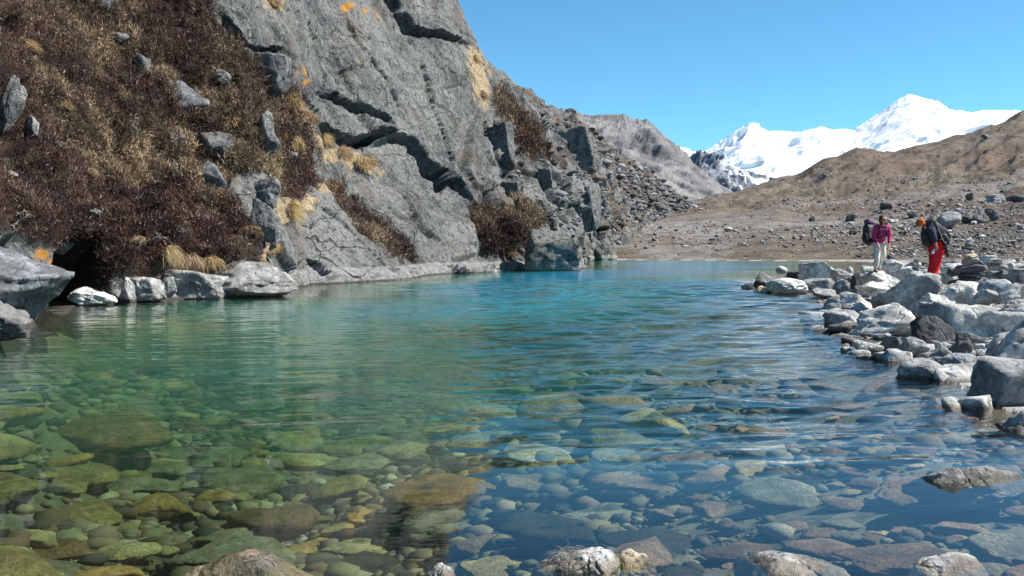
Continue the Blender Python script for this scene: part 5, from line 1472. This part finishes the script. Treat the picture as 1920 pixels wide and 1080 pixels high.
def far_person(px, py0, py1, D, top, legs, label, seed, name='person'):
    X, Y, Z, ok = ground_hit([px], [py1], 100, 600)
    x, y, z = (float(X[0]), float(Y[0]), float(Z[0])) if ok[0] else tuple(atv(px, py1, D))
    s = (py1 - py0) / F * y / 1.7
    root = empty('person', (x, y, z)); root.scale = (s, s, s); root.rotation_euler = (0, 0, .3 * seed)
    tag(root, label, 'person')
    j = dict(hip=(0, .0, .90), waist=(0, .0, 1.03), chest=(0, 0, 1.28), neckbase=(0, 0, 1.42), neck=(0, 0, 1.47), head=(0, 0, 1.58),
             shl=(-.18, 0, 1.38), ell=(-.24, .02, 1.1), wrl=(-.22, -.08, .88), shr=(.18, 0, 1.38), elr=(.24, .02, 1.1), wrr=(.22, -.08, .88),
             thl=(-.09, 0, .85), knl=(-.1, -.06, .47), anl=(-.1, .06, .07), tol=(-.1, -.12, .04), thr=(.09, 0, .85), knr=(.11, -.14, .48), anr=(.12, -.16, .07), tor=(.12, -.32, .04))
    V, E, R = body_graph(j); skin_mesh('body', V, E, R, M_skin, root, 1)
    g = Vector
    t = [j['hip'], j['waist'], j['chest'], j['neckbase'], j['shl'], j['ell'], j['wrl'], j['shr'], j['elr'], j['wrr']]
    skin_mesh('jacket', t, [(0, 1), (1, 2), (2, 3), (2, 4), (4, 5), (5, 6), (2, 7), (7, 8), (8, 9)], [.17, .16, .19, .10, .10, .08, .06, .10, .08, .06], top, root, 1)
    p = [j['hip'], j['thl'], j['knl'], j['anl'], j['thr'], j['knr'], j['anr']]
    skin_mesh('trousers', p, [(0, 1), (1, 2), (2, 3), (0, 4), (4, 5), (5, 6)], [.16, .12, .09, .07, .12, .09, .07], legs, root, 1)
    blob('hat', (0, 0, 1.65), (.23, .24, .16), top, root, 3, .03, 2)
far_person(1697, 427, 438, 230, M_white, M_black, 'left one of two tiny far hikers in white tops on the slope', 1)
far_person(1704, 426, 438, 230, M_white, M_black, 'right one of two tiny far hikers in white tops on the slope', 2)
far_person(1408, 403, 411, 320, M_black, M_black, 'tiny dark clothed walker far away on the left of the far track', 3)
far_person(1444, 403, 410, 320, M_black, M_black, 'tiny dark clothed walker far away on the right of the far track', 4)
# ------------------------------------------------------------------ camera, sun, sky
cam = bpy.data.cameras.new('camera'); co = bpy.data.objects.new('camera', cam); C.objects.link(co)
co.location = (0, 0, CAMH); co.rotation_euler = (math.pi / 2 + PITCH, 0, 0)
cam.sensor_width = 36; cam.lens = 36 * F / 1920; cam.clip_start = .05; cam.clip_end = 30000
bpy.context.scene.camera = co
SUN_EL = math.radians(47); SUN_AZ = math.radians(90)      # azimuth clockwise from +Y
sv = Vector((math.sin(SUN_AZ) * math.cos(SUN_EL), math.cos(SUN_AZ) * math.cos(SUN_EL), math.sin(SUN_EL)))
sl = bpy.data.lights.new('sun', 'SUN'); so = bpy.data.objects.new('sun', sl); C.objects.link(so)
sl.energy = 5.0; sl.angle = math.radians(.5); sl.color = (1, .95, .87)
so.rotation_euler = sv.to_track_quat('Z', 'Y').to_euler(); so.location = (60, -20, 80)
w = bpy.data.worlds.new('World'); bpy.context.scene.world = w; w.use_nodes = True
nt = w.node_tree; nt.nodes.clear()
sky = nt.nodes.new('ShaderNodeTexSky'); sky.sky_type = 'NISHITA'; sky.sun_disc = False
sky.sun_elevation = SUN_EL; sky.sun_rotation = SUN_AZ; sky.altitude = 3000; sky.air_density = 1.0; sky.dust_density = .3; sky.ozone_density = 1.6
bg = nt.nodes.new('ShaderNodeBackground'); bg.inputs[1].default_value = .09
wo = nt.nodes.new('ShaderNodeOutputWorld')
tint = nt.nodes.new('ShaderNodeMix'); tint.data_type = 'RGBA'; tint.blend_type = 'MULTIPLY'; tint.inputs[0].default_value = 1
tint.inputs[7].default_value = (.58, 1.05, 1.12, 1); nt.links.new(sky.outputs[0], tint.inputs[6]); nt.links.new(tint.outputs[2], bg.inputs[0]); nt.links.new(bg.outputs[0], wo.inputs[0])
sc = bpy.context.scene
sc.view_settings.view_transform = 'Standard'; sc.view_settings.look = 'None'; sc.view_settings.gamma = 1; sc.view_settings.exposure = 0.88
sc.render.engine = 'CYCLES'; sc.cycles.use_denoising = True
sc.cycles.max_bounces = 6; sc.cycles.transparent_max_bounces = 8; sc.cycles.diffuse_bounces = 3; sc.cycles.glossy_bounces = 3
sc.cycles.caustics_reflective = False; sc.cycles.caustics_refractive = False
